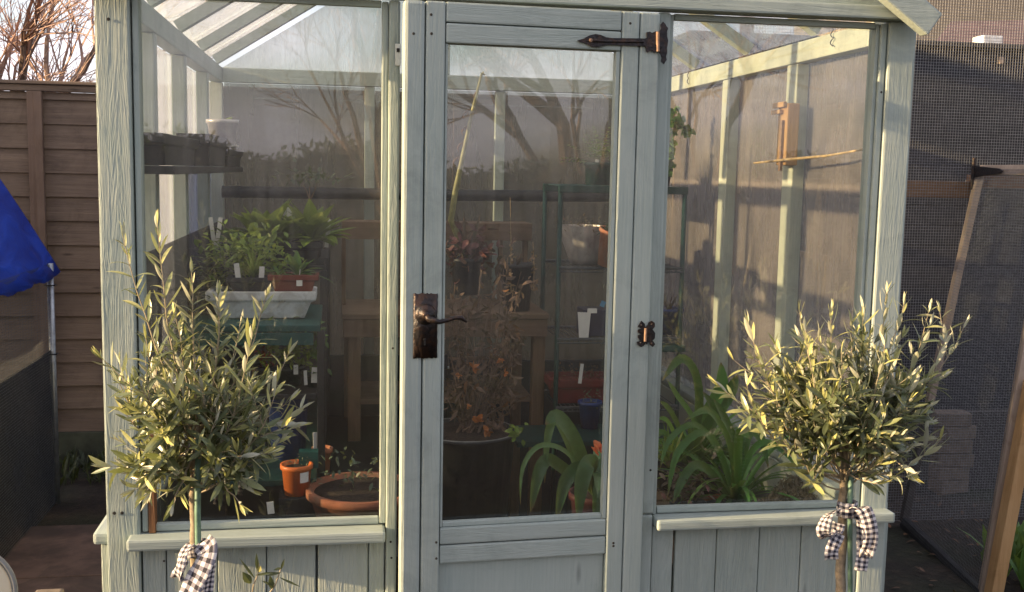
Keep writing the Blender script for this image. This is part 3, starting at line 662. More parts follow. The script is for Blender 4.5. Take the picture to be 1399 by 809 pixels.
pc = at(357, 436, .84); wl = (430-292)*px(.84)
t = trough((pc.x, .84+.075, ZA), wl, .15, .085, whitep, 'white_trough', 'white chipped trough with grey scribble on its rim, at the front of the staging', 'planter')
b = MB()
for (u0_, u1_, v_, nn) in ((329, 352, 409, 7), (355, 366, 410, 3), (369, 392, 409.5, 6)):
    pts = []
    for k in range(nn*6+1):
        a = k/6*2*math.pi; pts.append(at(u0_+(u1_-u0_)*k/(nn*6)+1.6*math.cos(a), v_+3.0*math.sin(a)*rng.uniform(.5, 1)+rng.uniform(-.8, .8), .838))
    b.tube(pts, .0007, 4)
b.build('scribble', inkm, t)
# brown trough
pc = at(401, 398, .87)
t = trough((pc.x, .90, pc.z), 60*px(.87), .085, .052, brownp, 'brown_trough', 'red brown trough of broad leaved seedlings with a hanging white label', 'planter')
zt = pc.z+.045
MB().box((pc.x-.06, .865, zt-.012), (pc.x+.06, .935, zt-.006)).build('soil', soil, t)
b = clump((pc.x+.01, .90, zt), 'broad', .05, .085, 16); clump((pc.x-.045, .89, zt), 'broad', .04, .05, 10, b)
b.blade((pc.x+.03, .90, zt), (1, -.3, .35), (0, 0, 1), .11, .018, -.9, .2)
b.build('foliage', herb_l, t)
pp = at(409, 386, .855); MB().box((pp.x-.009, .853, pp.z-.011), (pp.x+.009, .8545, pp.z+.013), 0).build('plant_label', tagm, t)
MB().tube([pp+Vector((0, 0, .012)), pp+Vector((.002, .01, .04))], .001, 5).build('label_stem', tagm, t)
# black tray with spiky plant
pc = at(344, 398, .90)
t = trough((pc.x, .92, pc.z), 58*px(.9), .09, .045, darkplastic, 'seed_tray', 'small black tray of spiky green seedlings between two upright white labels', 'planter')
b = clump((pc.x+.005, .92, pc.z+.04), 'spike', .055, .12, 34); b.build('foliage', lime_l, t)
for u, v, hh, ln in ((326, 372, .055, -.12), (357, 372, .045, .05)):
    p = at(u, v+4, .88); tagstick(p-Vector((0, 0, .018)), hh, .016, ln, .1, t)
# herb masses
pc = at(338, 378, 1.02)
potted('potted_herb', 'black pot of feathery fresh green herb behind the spiky seedlings', 'potted plant', (pc.x, 1.03, ZA), .055, pc.z-ZA, darkplastic, 'bush', .16, 460, .15, lime_l)
pc = at(283, 398, .95)
potted('potted_herb', 'hazy grey green fern in a dark pot at the left end of the front tier', 'potted plant', (pc.x+.01, .98, ZA), .05, .075, darkplastic, 'fern', .16, 34, .1, grey_l)
pc = at(362, 352, 1.32)
potted('potted_plant', 'leafy yellow green shrub seedling on the upper tier with a white label', 'potted plant', (pc.x, 1.33, ZB), .05, .07, darkplastic, 'broad', .19, 34, .06, lime_l, tags=((.03, -.02, .07, .1),))
pc = at(318, 352, 1.30)
potted('potted_plant', 'small bright leaved seedling beside a forked white label on the upper tier', 'potted plant', (pc.x, 1.31, ZB), .045, .065, darkplastic, 'broad', .11, 12, .05, herb_l, tags=((-.06, -.01, .11, -.12), (-.055, -.012, .11, .15)))
pc = at(406, 356, 1.30)
t = trough((pc.x, 1.33, ZB), 62*px(1.3), .13, .075, darkplastic, 'black_tub', 'black tub of green rosettes and pale lilies on the right of the upper tier', 'planter')
clump((pc.x-.03, 1.32, ZB+.07), 'broad', .05, .12, 34).build('foliage', lime_l, t)
clump((pc.x+.05, 1.33, ZB+.07), 'broad', .07, .17, 40).build('foliage', lime_l, t)
for dx in (-.05, -.03): tagstick((pc.x+dx, 1.37, ZB+.06), .13, .018, 0, .1, t)
tagstick((pc.x+.10, 1.35, ZB+.05), .1, .014, .1, .1, t)
o = tagstick(at(367, 345, 1.2)-Vector((0, 0, .012)), .045, .022, .02, 0, None, teal); o.name = 'teal_label'
tag(o, 'small teal plastic plant label among the herbs on the staging', 'plant label')
# sapling
pc = at(423, 330, 1.55)
t = thing('sapling', 'thin bare stemmed sapling with a flat leafy top in front of the black pipe', 'sapling', (pc.x, 1.55, ZB))
pot_mb((pc.x, 1.55, ZB), .05, .04, .07).build('pot', darkplastic, t, True)
b = MB(); base = Vector((pc.x, 1.55, ZB+.06)); fk = at(423, 275, 1.55); tips = [at(412, 248, 1.55), at(434, 246, 1.5), at(424, 240, 1.6)]
b.tube([base, fk], [.004, .003], 6)
for q in tips: b.tube([fk, (fk+q)/2+rv(.006), q], [.003, .002, .001], 5)
b.build('stem', bench_z, t)
b = MB()
for q in tips:
    for k in range(26): b.blade(q+Vector((rng.gauss(0, .05), rng.gauss(0, .03), rng.gauss(.01, .012))), rv(), (0, 0, 1), .03, .014, -.3, .1, prof=[.2, 1, .7, .05])
b.build('foliage', grey_l, t)
# lower shelves
pc = at(396, 500, .86)
potted('potted_herb', 'feathery bright green plant in a pot under the teal shelf, white label at its foot', 'potted plant', (pc.x, .87, ZC-.052), .045, .06, darkplastic, 'bush', .13, 260, .09, lime_l, tags=((.02, -.05, .03, 0),))
pc = at(362, 502, .86)
potted('potted_flower', 'red flowering plant in a pot on the shelf under the teal rim', 'potted plant', (pc.x, .87, ZC-.052), .045, .06, darkplastic, 'bush', .07, 70, .06, leafmat('red_petal', (.25, .02, .03), (.3, .03, .04), (.4, .05, .06)))
pc = at(431, 524, .80)
potted('label_pot', 'small black pot with a large white label at the right edge of the middle shelf', 'plant pot', (pc.x-.012, .83, ZC-.052-.0), .03, .05, darkplastic, 'spike', .05, 8, .03, herb_l)
o = tagstick(at(431, 523, .79), .048, .027, .05, .15); o.name = 'white_label'; tag(o, 'larger white plant label facing out below the middle shelf edge', 'plant label')
o = tagstick(at(418, 526, .79), .045, .010, -.05, .1); o.name = 'white_label'; tag(o, 'slim pointed white plant label left of the larger one below the shelf', 'plant label')
pc = at(398, 592, .86)
potted('blue_tub', 'deep blue tub standing on the lower shelf behind the olive leaves', 'tub', (pc.x-.01, .88, ZD-.05), .066, at(398, 528, .86).z-ZD+.05, bluep, 'bush', .05, 30, .06, herb_l, rb=.052)
b = MB(); 
p0 = at(433, 455, .80)
for k in range(60):
    f = rng.random(); b.blade(at(433+rng.gauss(0, 5), 440+f*70, .80), rv()+Vector((0, -.3, -.3)), (0, -1, 1), .028, .012, -.4, .1, prof=[.2, 1, .7, .05])
tag(b.build('trailing_plant', herb_l), 'trailing green plant hanging down the right edge of the staging', 'trailing plant')
pc = at(405, 677, .56)
t = potted('orange_pot', 'orange plastic pot with a white sticker low behind the left window', 'plant pot', (pc.x, .58, at(405, 677, .56).z), .044, at(405, 636, .56).z-at(405, 677, .56).z, orangep, 'bush', .04, 20, .04, grey_l, rb=.035)
MB().box((pc.x-.05, .54, ZE-.012), (pc.x+.06, .63, at(405, 677, .56).z-.001), 0, .004).build('riser', darkplastic, st)
q = at(415.5, 653, .535)
b = MB()
for k in range(4):
    a0, a1 = -.95+.17*k, -.95+.17*(k+1)
    c = Vector((pc.x, .58, 0)); rr = .0425
    b.add([c+Vector((rr*math.sin(a), -rr*math.cos(a), z)) for a, z in ((-a1, q.z-.017), (-a0, q.z-.017), (-a0, q.z+.013), (-a1, q.z+.013))], [(0, 1, 2, 3)])
b.build('sticker', tagm, t)
MB().box((xR-.05, .60, at(0, 0, .6).z*0+at(415, 640, .6).z-.0), (xR+.005, .64, at(415, 618, .6).z)).build('bracket', teal, st)
pc = at(438, 626, .75)
potted('terracotta_pot', 'terracotta pot with a pale stick in it, right of the blue tub', 'plant pot', (pc.x+.004, .77, ZD-.05-.03), .030, .085, terra, 'spike', .03, 6, .02, grey_l, tags=((-.018, -.028, .075, -.03),))
o = tagstick(at(370.5, 702, .35), .033, .018, -.1, .05); o.name = 'cream_label'; tag(o, 'short cream plant label low down by the left window sill', 'plant label')
# terracotta bowl
pc = at(497, 688, .40)
t = thing('terracotta_bowl', 'wide terracotta bowl of dark compost just inside the left window', 'planter', (pc.x, .60, .52))
pot_mb((pc.x, .56, .54), .155, .12, pc.z-.54, .016, .022, 48).build('pot', plain('dark_terracotta', (.33, .115, .06), .8, 0, .3, 18, .3, dirt=(.20, .12, .08)), t, True)
soil_mb((pc.x, .56, .54), .142, pc.z-.54-.012).build('soil', soil, t, True)
clump((pc.x-.02, .62, pc.z-.02), 'bush', .16, .11, 80).build('foliage', grey_l, t)
# shelf trays along the left wall
t = thing('wall_shelf', 'narrow black shelf fixed along the left glass wall near the eaves', 'shelf', (.1, 1.1, 1.57))
b = MB().box((.059, .10, 1.565), (.15, 1.9, 1.585), 0, .002); b.build('shelf', darkplastic, t)
def wtray(y0, y1, h, lab, x1=.15, tilt=0):
    t = trough(((.062+x1)/2, (y0+y1)/2, 1.586), x1-.062, y1-y0-.02, h, darkplastic, 'seed_tray', lab, 'seed tray', .004, .9); return t
wtray(.14, .74, .075, 'low black tray on the wall shelf nearest the front glass', .12)
wtray(.78, 1.30, .094, 'taller black tray on the wall shelf, in front of the silver pot')
wtray(1.32, 1.86, .060, 'black tray at the far end of the wall shelf behind the silver pot')
pc = at(283, 192, 1.32)
potted('seedling_pot', 'small silver pot with one green seedling on the wall shelf', 'potted plant', (.135, 1.30, 1.66), .052, at(283, 163, 1.30).z-1.66, silverp, 'broad', .05, 6, .02, lime_l, rb=.04)
MB().box((.085, 1.24, 1.652), (.185, 1.36, 1.659)).build('saucer', silverp, [o for o in COL.objects if o.get('label', '').startswith('small silver pot')][0])

# black pipe across the back
za, zb2 = at(308, 262, 1.98), at(840, 268, 1.98)
o = MB().tube([(.06, 1.98, za.z), (.9, 1.978, (za.z+zb2.z)/2-.004), (1.868, 1.98, zb2.z)], .024, 14).build('black_pipe', darkplastic, None, True)
tag(o, 'thick black pipe running across the back wall at head height', 'pipe')
# ------------------------------------------------------------------ potting bench
Yb = 1.70
bx0, bx1 = at(467, 430, 1.45).x, at(750, 445, 1.45).x
bz = at(720, 429, 1.45).z; rz0, rz1 = at(600, 328, Yb).z, at(600, 304, Yb).z
t = thing('potting_bench', 'weathered wooden potting bench with a raised back shelf against the rear wall', 'bench', ((bx0+bx1)/2, 1.6, 0))
b = MB().box((bx0, 1.45, bz-.02), (bx1, 1.92, bz), 0, .003); b.build('tabletop', bench_x, t)
b = MB().box((bx0+.004, 1.455, bz-.088), (bx1-.004, 1.478, bz-.022), 0, .003); b.lathe((bx1-.14, 1.454, bz-.07), [(.004, 0), (.003, .001)], 8, 0, Matrix.Rotation(R(90), 4, 'X')); b.build('apron', bench_x, t)
xs2 = at(727, 315, Yb).x
b = MB().box((bx0, Yb, rz0), (xs2, Yb+.02, rz1), 0, .003).box((bx0, Yb+.022, rz1-.018), (xs2, Yb+.16, rz1), 0, .003); b.build('back_shelf', bench_x, t)
for u in (484, 736): x = at(u, 500, 1.48).x; MB().box((x-.024, 1.48, 0), (x+.024, 1.53, bz-.021), 0, .003).build('leg', bench_z, t)
for x in (bx0+.03, bx1-.05): MB().box((x-.02, 1.86, 0), (x+.02, 1.9, bz-.021), 0, .003).build('leg', bench_z, t)
for x in (bx0+.008, xs2-.02, xs2-.12): MB().box((x-.008, Yb+.03, bz), (x+.008, Yb+.06, rz0+.02), 0, .002).build('upright', bench_z, t)
MB().box((bx0+.05, 1.5, bz-.35), (bx1-.05, 1.85, bz-.33), 0, .002).build('lower_shelf', bench_x, t)
zq = at(500, 486, 1.93).z
tag(MB().box((.10, 1.935, 0), (.98, 1.965, zq), 0, .004).box((.99, 1.94, 0), (1.84, 1.968, zq-.03), 0, .004).build('backing_board', plain('dark_blue_grey_board', (.022, .032, .040), .75, 0, .4, 8)), 'dark blue grey boards standing along the foot of the rear wall', 'board')  # dark panels widened across the rear to darken the low interior
# pots on bench, centre
pc = at(714, 402, 1.42)
potted('black_pot', 'black square sided pot with dried stalks on the bench seen through the door', 'plant pot', (pc.x, 1.56, bz), .068, at(714, 362, 1.5).z-bz, darkplastic, 'spike', .06, 14, .05, drym, rb=.05)
b = MB(); cl = MB(); 
for u, v0, v1 in ((698, 400, 270), (729, 398, 330)):
    p = at(u, v0, 1.5); q = at(u-1, v1, 1.52); b.tube([p, (p+q)/2+rv(.004), q], [.002, .0015, .001], 5)
    for k in range(36):
        f = rng.random()**1.6*.75; c = p.lerp(q, f)+rv(.012); cl.blade(c, rv(), rv(), .022, .010, .5, .2, prof=[.2, 1, .6, .05], u=rng.uniform(.6, 1))
t = thing('dried_flower_stalks', 'two thin stems with withered pale flowers standing on the bench', 'dried flowers', at(698, 402, 1.5))
b.build('stem', bamboo, t); cl.build('flower_head', leafmat('withered_flower', (.32, .20, .12), (.34, .22, .14), (.45, .26, .16)), t)

# ------------------------------------------------------------------ aloe with flower stalk, brown shrub in a big tub
Ya = .95
pc = at(655, 606, .78)
t = thing('large_tub', 'large black tub of dead brown growth low behind the door glass', 'planter', (pc.x, 1.0, .3))
rr = 108*px(.8)/2*1.35
pot_mb((pc.x-.02, .80+rr, .35), rr, rr*.8, pc.z-.35, .01, .012, 40).build('pot', darkplastic, t, True)
MB().tube([(pc.x-.02+rr*1.01*math.cos(a), .80+rr+rr*1.01*math.sin(a), pc.z) for a in [k*math.pi/24 for k in range(49)]], .003, 6).build('rim', greyrim, t, True)
soil_mb((pc.x-.02, .80+rr, .35), rr*.95, pc.z-.35-.01).build('soil', soil, t, True)
b = MB(); bl = MB()
cx = Vector((pc.x-.01, .80+rr, pc.z-.02))
for i in range(46):
    e = at(rng.uniform(612, 715), rng.uniform(345, 585), rng.uniform(.85, 1.25)); mid = cx.lerp(e, .5)+rv(.05)
    pts = [cx+rv(.05)*.6, mid, e]; b.tube(pts, [.0035, .002, .001], 4, cap=False)
    for k in range(16):
        f = rng.uniform(.3, 1); c = (mid.lerp(e, (f-.5)*2) if f > .5 else pts[0].lerp(mid, f*2))+rv(.02)
        bl.blade(c, rv()+Vector((0, 0, -.5)), rv(), rng.uniform(.02, .055), .014, rng.uniform(-2, 2), .3, prof=[.2, 1, .7, .05])
b.build('stem', tw_bark, t); bl.build('foliage', drym, t)
b = MB()
for u, v, r_ in ((646, 502, .012), (654, 575, .014), (665, 590, .013), (684, 492, .008), (690, 510, .007), (628, 512, .007), (640, 556, .006)):
    c = at(u, v, .80); 
    for k in range(7): b.blade(c+rv(.004), rv(), rv(), r_*1.8, r_*1.3, 1.0, .4, prof=[.5, 1, .8, .2], u=rng.uniform(.5, 1))
b.build('flower', leafmat('orange_leaf', (.45, .13, .03), (.45, .16, .05), (.6, .22, .05)), t)
b = MB()
for k in range(26): b.blade(at(704+rng.gauss(0, 7), 590+rng.gauss(0, 5), .78), rv(), (0, -1, 1), .022, .014, -.5, .2, prof=[.3, 1, .8, .1])
tag(b.build('trailing_weed', lime_l), 'little yellow green weed growing over the rim of the large tub', 'weed')
# aloe
t = thing('flowering_aloe', 'tall thin succulent flower stalk with curled dead flowers rising from a brown rosette', 'succulent', at(637, 345, Ya))
c = at(637, 352, Ya)
pot_mb(c-Vector((0, 0, .12)), .05, .04, .12, .008).build('pot', darkplastic, t, True)
b = MB().tube([c, at(616, 300, Ya), at(622, 262, Ya), at(632, 215, Ya), at(644, 158, Ya), at(658.5, 100, Ya)], [.010, .0105, .0095, .008, .006, .004], 10)
for k in range(5):
    q = at(658.5, 100, Ya); b.blade(q-Vector((0, 0, .004)), rv()+Vector((0, 0, .8)), rv(), .012, .005, .3, .3)
b.build('flower_stalk', plain('green_stalk', (.24, .23, .10), .5, 0, .4, 40), t, True)
b = MB()
for u, v in ((636, 154), (634.5, 176), (629, 198), (623, 218), (651, 127)):
    p = at(u+8, v-4, Ya) if v > 130 else at(654, 124, Ya)
    q = at(u-1, v, Ya); b.tube([p, (p+q)/2+Vector((0, 0, .004)), q, q+Vector((-.006, 0, -.010)), q+Vector((-.002, 0, -.022))], [.0012, .0016, .003, .0028, .001], 6)
    b.tube([(p+q)/2, (p+q)/2+Vector((-.002, 0, -.012))], [.003, .001], 5)
b.build('dead_flower', plain('dead_flower_brown', (.16, .10, .06), .8), t)
b = MB()
for (u, v, w_) in ((622, 285, .018), (634, 288, .02), (655, 286, .018), (646, 318, .022), (613, 325, .02), (662, 330, .02), (630, 318, .02)):
    q = at(u, v, Ya+rng.uniform(-.04, .04)); d = q-c
    b.blade(c+rv(.01), d, (0, -1, .2), d.length, w_, rng.uniform(-.15, .15), .5, prof=[1, .95, .75, .45, .05])
b.build('rosette', rosem, t)
b = MB()
for i in range(150):
    u = rng.gauss(640, 20); v = rng.gauss(340, 14); b.blade(at(u, v, Ya+rng.uniform(-.06, .06)), rv(), rv(), .035, .02, .8, .3, prof=[.5, 1, .7, .1])
b.build('foliage', leafmat('maroon_leaf', (.11, .035, .04), (.13, .05, .05), (.22, .07, .06), .6, .1), t)

# ------------------------------------------------------------------ metal rack on the right
Yr = 1.35
xa_, xb_ = at(766, 260, Yr).x, at(936, 260, Yr).x; ztop = at(850, 254, Yr).z
zs1 = at(800, 366, Yr).z; zs2 = at(800, 463, Yr).z; zs3 = at(800, 556, Yr).z
t = thing('metal_rack', 'dark green tubular metal rack with wire shelves behind the door and right window', 'rack', ((xa_+xb_)/2, Yr+.15, 0))
for x in (xa_, xb_):
    for y in (Yr, Yr+.30): MB().tube([(x, y, 0), (x, y, ztop)], .009, 8).build('upright', dkgreen, t, True)
b = MB().box((xa_-.008, Yr-.012, ztop-.028), (xb_+.01, Yr+.012, ztop), 0, .004).box((xa_-.008, Yr+.288, ztop-.03), (xb_+.01, Yr+.312, ztop), 0, .004)
for k in range(24): x = xa_+(xb_-xa_)*(k+.5)/24; b.tube([(x, Yr+.01, ztop-.004), (x, Yr+.29, ztop-.004)], .0022, 4)
b.build('top_shelf', dkgreen, t)
for z in (zs1, zs2, zs3):
    b = MB().tube([(xa_, Yr-.008, z), (xb_, Yr-.008, z)], .006, 6).tube([(xa_, Yr+.3, z), (xb_, Yr+.3, z)], .006, 6)
    for k in range(26): x = xa_+(xb_-xa_)*(k+.5)/26; b.tube([(x, Yr-.012, z-.014), (x, Yr-.008, z), (x, Yr+.3, z)], .0022, 4)
    b.tube([(xa_, Yr-.012, z-.014), (xb_, Yr-.012, z-.014)], .003, 5)
    b.build('wire_shelf', wire_d, t)
pc = at(819, 252, Yr+.05)
potted('fern_basket', 'small dark green ribbed basket of feathery fern on top of the metal rack', 'potted plant', (pc.x+.01, Yr+.1, ztop), .055, at(815, 222, Yr+.1).z-ztop, dkgreen, 'fern', .14, 40, .08, herb_l, rb=.05, tags=((-.02, -.045, .03, 0),))
# grey foil planter with pleats
pc = at(802, 361, Yr+.06); t = thing('grey_planter', 'pale grey pleated foil planter of pinkish succulents on the upper wire shelf', 'planter', (pc.x, Yr+.1, zs1))
b = MB(); n = 48; vs = []; prof = [(.052, 0), (.062, .03), (.074, .08), (.082, .12), (.086, .145)]
for r_, z in prof:
    for k in range(n): a = 2*math.pi*k/n; q = r_*(1+.05*math.cos(k*math.pi*.5+z*20)); vs.append((pc.x+q*math.cos(a)-z*.10, Yr+.1+q*math.sin(a), zs1+.007+z))
fs = [(i*n+k, i*n+(k+1) % n, (i+1)*n+(k+1) % n, (i+1)*n+k) for i in range(len(prof)-1) for k in range(n)]
b.add(vs, fs+[tuple(range(n))[::-1]]); b.lathe((pc.x-.012, Yr+.1, zs1+.12), [(.07, 0), (.001, .002)], 20); b.build('pot', foil, t, True)
clump((pc.x-.01, Yr+.1, zs1+.13), 'bush', .09, .055, 150).build('foliage', pink_l, t)
pc = at(830, 345, Yr+.0)
Mt = Matrix.Rotation(R(12), 4, 'Y') @ Matrix.Rotation(R(12), 4, 'X')
potted('terracotta_pot', 'terracotta pot tilted against the grey pleated planter on the upper wire shelf', 'plant pot', (pc.x-.006, Yr-.01, zs1+.010), .060, .135, terra, 'broad', .05, 12, .05, grey_l, rb=.034, M=Mt)
# carton and dark blue tub
pc = at(809, 462, Yr+.02)
t = thing('blue_planter', 'dark blue planter with a folded white card over its rim on the middle wire shelf', 'planter', (pc.x, Yr+.1, zs2))
b = MB().box((at(797, 450, Yr).x, Yr+.01, zs2+.006), (at(834, 450, Yr).x, Yr+.12, at(800, 424, Yr).z), 0, .004); b.build('pot', plain('navy_plastic', (.02, .022, .06), .45), t)
b = MB().prism([(0, 0), (.035, -.004), (.042, .095), (-.008, .098)], Matrix.Translation(at(791, 462, Yr-.006)) @ Matrix.Rotation(R(90), 4, 'X'), .002); b.build('card', tagm, t)
q = at(809, 425, Yr-.004); MB().box((q.x-.018, Yr-.006, q.z-.008), (q.x+.018, Yr-.004, q.z+.010)).build('card', tagm, t)
o = tagstick(at(822, 419, Yr+.02), .022, .018, .4, 0, None, plain('light_blue_plastic', (.10, .30, .5), .5)); o.name = 'blue_label'; tag(o, 'small light blue plant label above the dark blue planter', 'plant label')
pc = at(795, 560, Yr-.02)
t = trough((pc.x+.04, Yr+.1, zs3+.006), .30, .16, at(800, 522, Yr).z-zs3, redp, 'red_tray', 'dull red tray of dark plants on the lowest wire shelf', 'tray')
clump((pc.x+.03, Yr+.1, zs3+.08), 'bush', .13, .07, 120).build('foliage', drym, t)
tagstick(at(792, 524, Yr), .075, .013, .1, 0, t)
pc = at(806, 585, Yr-.1)
potted('blue_pot', 'small dark blue pot in front of the red tray', 'plant pot', (pc.x, Yr-.09, pc.z), .042, .10, bluep, 'bush', .06, 40, .05, grey_l)
MB().box((pc.x-.3, Yr-.28, pc.z-.02), (pc.x+.35, Yr-.03, pc.z-.001), 0, .003).build('lower_ledge', dkgreen, [o for o in COL.objects if o.name == 'metal_rack'][0])
pc = at(915, 486, Yr+.02)
potted('blue_pot', 'round dark blue glazed pot at the right end of the middle wire shelf', 'plant pot', (pc.x+.01, Yr+.08, zs2+.006), .055, .10, bluep, 'spike', .10, 12, .05, drym)
MB().box((xb_-.22, Yr-.02, zs2-.05), (xb_+.02, Yr+.28, zs2-.024), 0, .006).build('drip_tray', teal, [o for o in COL.objects if o.name == 'metal_rack'][0])
# climbing leaves at the right, hung from the rack top
t = thing('climbing_plant', 'leafy climber hanging over the metal rack beside the right door post', 'climbing plant', at(925, 250, 1.3))
b = MB(); bl = MB(); c0 = at(905, 250, 1.4)
pot_mb(Vector((c0.x, 1.45, ztop)), .05, .04, .07).build('pot', darkplastic, t, True)
for pth in (((905, 240), (912, 200), (925, 170), (945, 180)), ((905, 240), (908, 200), (918, 165), (925, 150)), ((905, 240), (914, 225), (917, 210), (916, 195))):
    pts = [at(u, v, 1.4) for u, v in pth]; b.tube(pts, [.003, .0025, .002, .001], 5)
    for i in range(3):
        for k in range(13): bl.blade(pts[i].lerp(pts[i+1], rng.random())+rv(.012), rv()+Vector((0, -.3, 0)), (0, -1, .6), .030, .026, -.4, .2, prof=[.3, 1, .9, .5, .05])
b.build('stem', bench_z, t); bl.build('foliage', herb_l, t)

# ------------------------------------------------------------------ strappy plants
def strap(name, label, c, potr, potmat, blades, lm=strap_l, extra=0, eh=.2, er=.2, poth=.14):
    t = thing(name, label, 'strap leaved plant', c); c = Vector(c)
    pot_mb(c-Vector((0, 0, poth)), potr, potr*.75, poth, .008, .02).build('pot', potmat, t, True)
    soil_mb(c-Vector((0, 0, poth)), potr*.93, poth-.012).build('soil', soil, t, True)
    b = MB()
    for (pts, wd) in blades:      # pts: photo pixels with depth, first at the crown
        P = [c+rv(.01)]+[at(*q) for q in pts]
        Q = []
        for i in range(len(P)-1):
            p0 = P[max(i-1, 0)]; p1 = P[i]; p2 = P[i+1]; p3 = P[min(i+2, len(P)-1)]
            for s in range(4):
                f = s/4; Q.append(.5*((2*p1)+(p2-p0)*f+(2*p0-5*p1+4*p2-p3)*f*f+(3*p1-p0-3*p2+p3)*f**3))
        Q.append(P[-1]); n = len(Q); vs = []
        u = rng.random()
        for i, q in enumerate(Q):
            tg = (Q[min(i+1, n-1)]-Q[max(i-1, 0)]).normalized(); view = Vector((.15, -1, .55))
            sd_ = tg.cross(view)
            sd_ = sd_.normalized() if sd_.length > 1e-4 else Vector((1, 0, 0)); up = sd_.cross(tg)
            f = i/(n-1); hw = wd*.5*(.55+.45*min(1, f*4))*(1 if f < .7 else max(.04, 1-((f-.7)/.3)**1.6))
            vs += [q-sd_*hw, q-up*hw*.35, q+sd_*hw]
        fs = []
        uvs = []
        for i in range(n-1):
            a = i*3; fs += [(a, a+1, a+4, a+3), (a+1, a+2, a+5, a+4)]; g0, g1 = i/(n-1), (i+1)/(n-1)
            uvs += [[(u, g0), (u, g0), (u, g1), (u, g1)]]*2
        b.add(vs, fs, 0, uvs)
    if extra: clump(c, 'strap', er, eh, extra, b)
    o = b.build('foliage', lm, t, True); return t
c = at(812, 690, .36); c.y = .40
strap('amaryllis', 'broad strap leaved green plant arching down behind the lower right of the door glass', (at(812, 672, .40).x, .40, at(812, 672, .40).z), .07, plain('dark_red_pot', (.05, .010, .012), .6), [
    ([(790, 620, .36), (760, 560, .34), (735, 530, .33), (722, 560, .32)] and [(770, 640, .36), (748, 628, .33), (735, 650, .31), (725, 700, .30)], .036),
    ([(780, 610, .36), (755, 575, .34), (735, 580, .33)] and [(790, 640, .40), (775, 600, .38), (758, 572, .36), (748, 600, .34), (744, 660, .33)], .026),
    ([(795, 625, .34), (780, 590, .32), (760, 568, .31), (745, 580, .30)], .042),
    ([(790, 635, .33), (765, 612, .30), (735, 610, .28), (714, 640, .26), (711, 690, .25)], .014),
    ([(805, 650, .30), (790, 640, .27), (772, 660, .25), (760, 712, .24)], .040),
    ([(815, 640, .28), (805, 632, .25), (795, 660, .23), (790, 715, .22)], .045),
    ([(825, 640, .30), (828, 635, .27), (820, 670, .25), (812, 715, .24)], .045),
    ([(835, 620, .38), (850, 590, .36), (870, 600, .34)], .040)], leafmat('amaryllis_leaf', (.075, .16, .055), (.09, .18, .07), (.16, .24, .08), .35, .25), 8, .3, .22)
o = MB()
for k in range(9): o.blade(at(821, 618, .33)+rv(.008), rv()+Vector((0, 0, .7)), rv(), .034, .022, .9, .3, prof=[.5, 1, .8, .2], u=rng.uniform(.6, 1))
o = o.build('orange_flower', flora); tag(o, 'single glowing orange flower beside the arching strap leaves', 'flower')
c = at(945, 640, .75)
strap('clivia', 'tall dark green strap leaved plant at the back, beneath the bright wall stud', c, .10, darkplastic, [
    ([(955, 560, .72), (950, 510, .70), (930, 490, .68), (905, 520, .66)], .032),
    ([(965, 570, .74), (985, 530, .74), (985, 495, .76)], .045), ([(970, 580, .76), (995, 540, .78), (1008, 512, .80)], .045),
    ([(930, 590, .66), (915, 560, .60), (901, 548, .56)], .022), ([(925, 600, .64), (912, 575, .58), (899, 572, .54)], .018),
    ([(950, 580, .70), (925, 540, .66), (912, 520, .62)], .020), ([(960, 590, .72), (975, 560, .70), (960, 535, .70)], .03),
    ([(928, 610, .62), (905, 590, .55), (895, 600, .5)], .018)], strap_l, 60, .24, .15)
c = at(1005, 690, .42)
strap('clivia', 'glossy arching strap leaved plant in front, right behind the lower edge of the right window', c, .11, terra, [
    ([(985, 620, .36), (960, 590, .33), (925, 620, .28), (912, 680, .25)], .022), ([(980, 615, .38), (950, 580, .34), (915, 600, .30), (902, 640, .27)], .018),
    ([(1000, 620, .40), (985, 580, .36), (965, 560, .34), (935, 575, .3)], .022), ([(1005, 610, .42), (990, 570, .42), (975, 545, .42)], .024),
    ([(1015, 620, .44), (1025, 590, .46), (1040, 600, .44), (1050, 640, .40)], .030), ([(1020, 630, .42), (1040, 605, .42), (1065, 612, .42), (1090, 640, .40)], .020),
    ([(1008, 620, .38), (1012, 590, .36), (1025, 600, .34)], .03), ([(975, 650, .34), (950, 635, .30), (930, 660, .26), (920, 688, .24)], .026)], strap_l, 54, .24, .14)
# mixed small plants behind, low right
for k, (u, v, Y, lm, kind, lab) in enumerate(((915, 640, .55, lime_l, 'spike', 'spiky lime green plant low by the right door post'), (940, 690, .35, pink_l, 'bush', 'small brownish succulent at the foot of the strap leaves'), (985, 640, .95, herb_l, 'broad', 'broad leaved green plant between the two strap leaved plants'))):
    p = at(u, v, Y); potted('potted_plant', lab, 'potted plant', p-Vector((0, 0, .06)), .05, .07, darkplastic, kind, .14, 40 if kind != 'bush' else 120, .09, lm)
# bed/bench for the low right things
t = thing('plant_bench', 'low dark slatted bench under the strap leaved plants along the right side', 'bench', (1.6, .9, 0))
b = MB()
for k in range(9): b.box((1.31, .14+k*.11, .54), (1.86, .235+k*.11, .56), 0, .003)
b.build('tabletop', plain('dark_wet_timber', (.05, .035, .025), .7), t)
for x in (1.34, 1.84):
    for y in (.18, 1.05): MB().box((x-.02, y-.02, 0), (x+.02, y+.02, .539)).build('leg', plain('dark_leg_timber', (.05, .035, .025), .7), t)
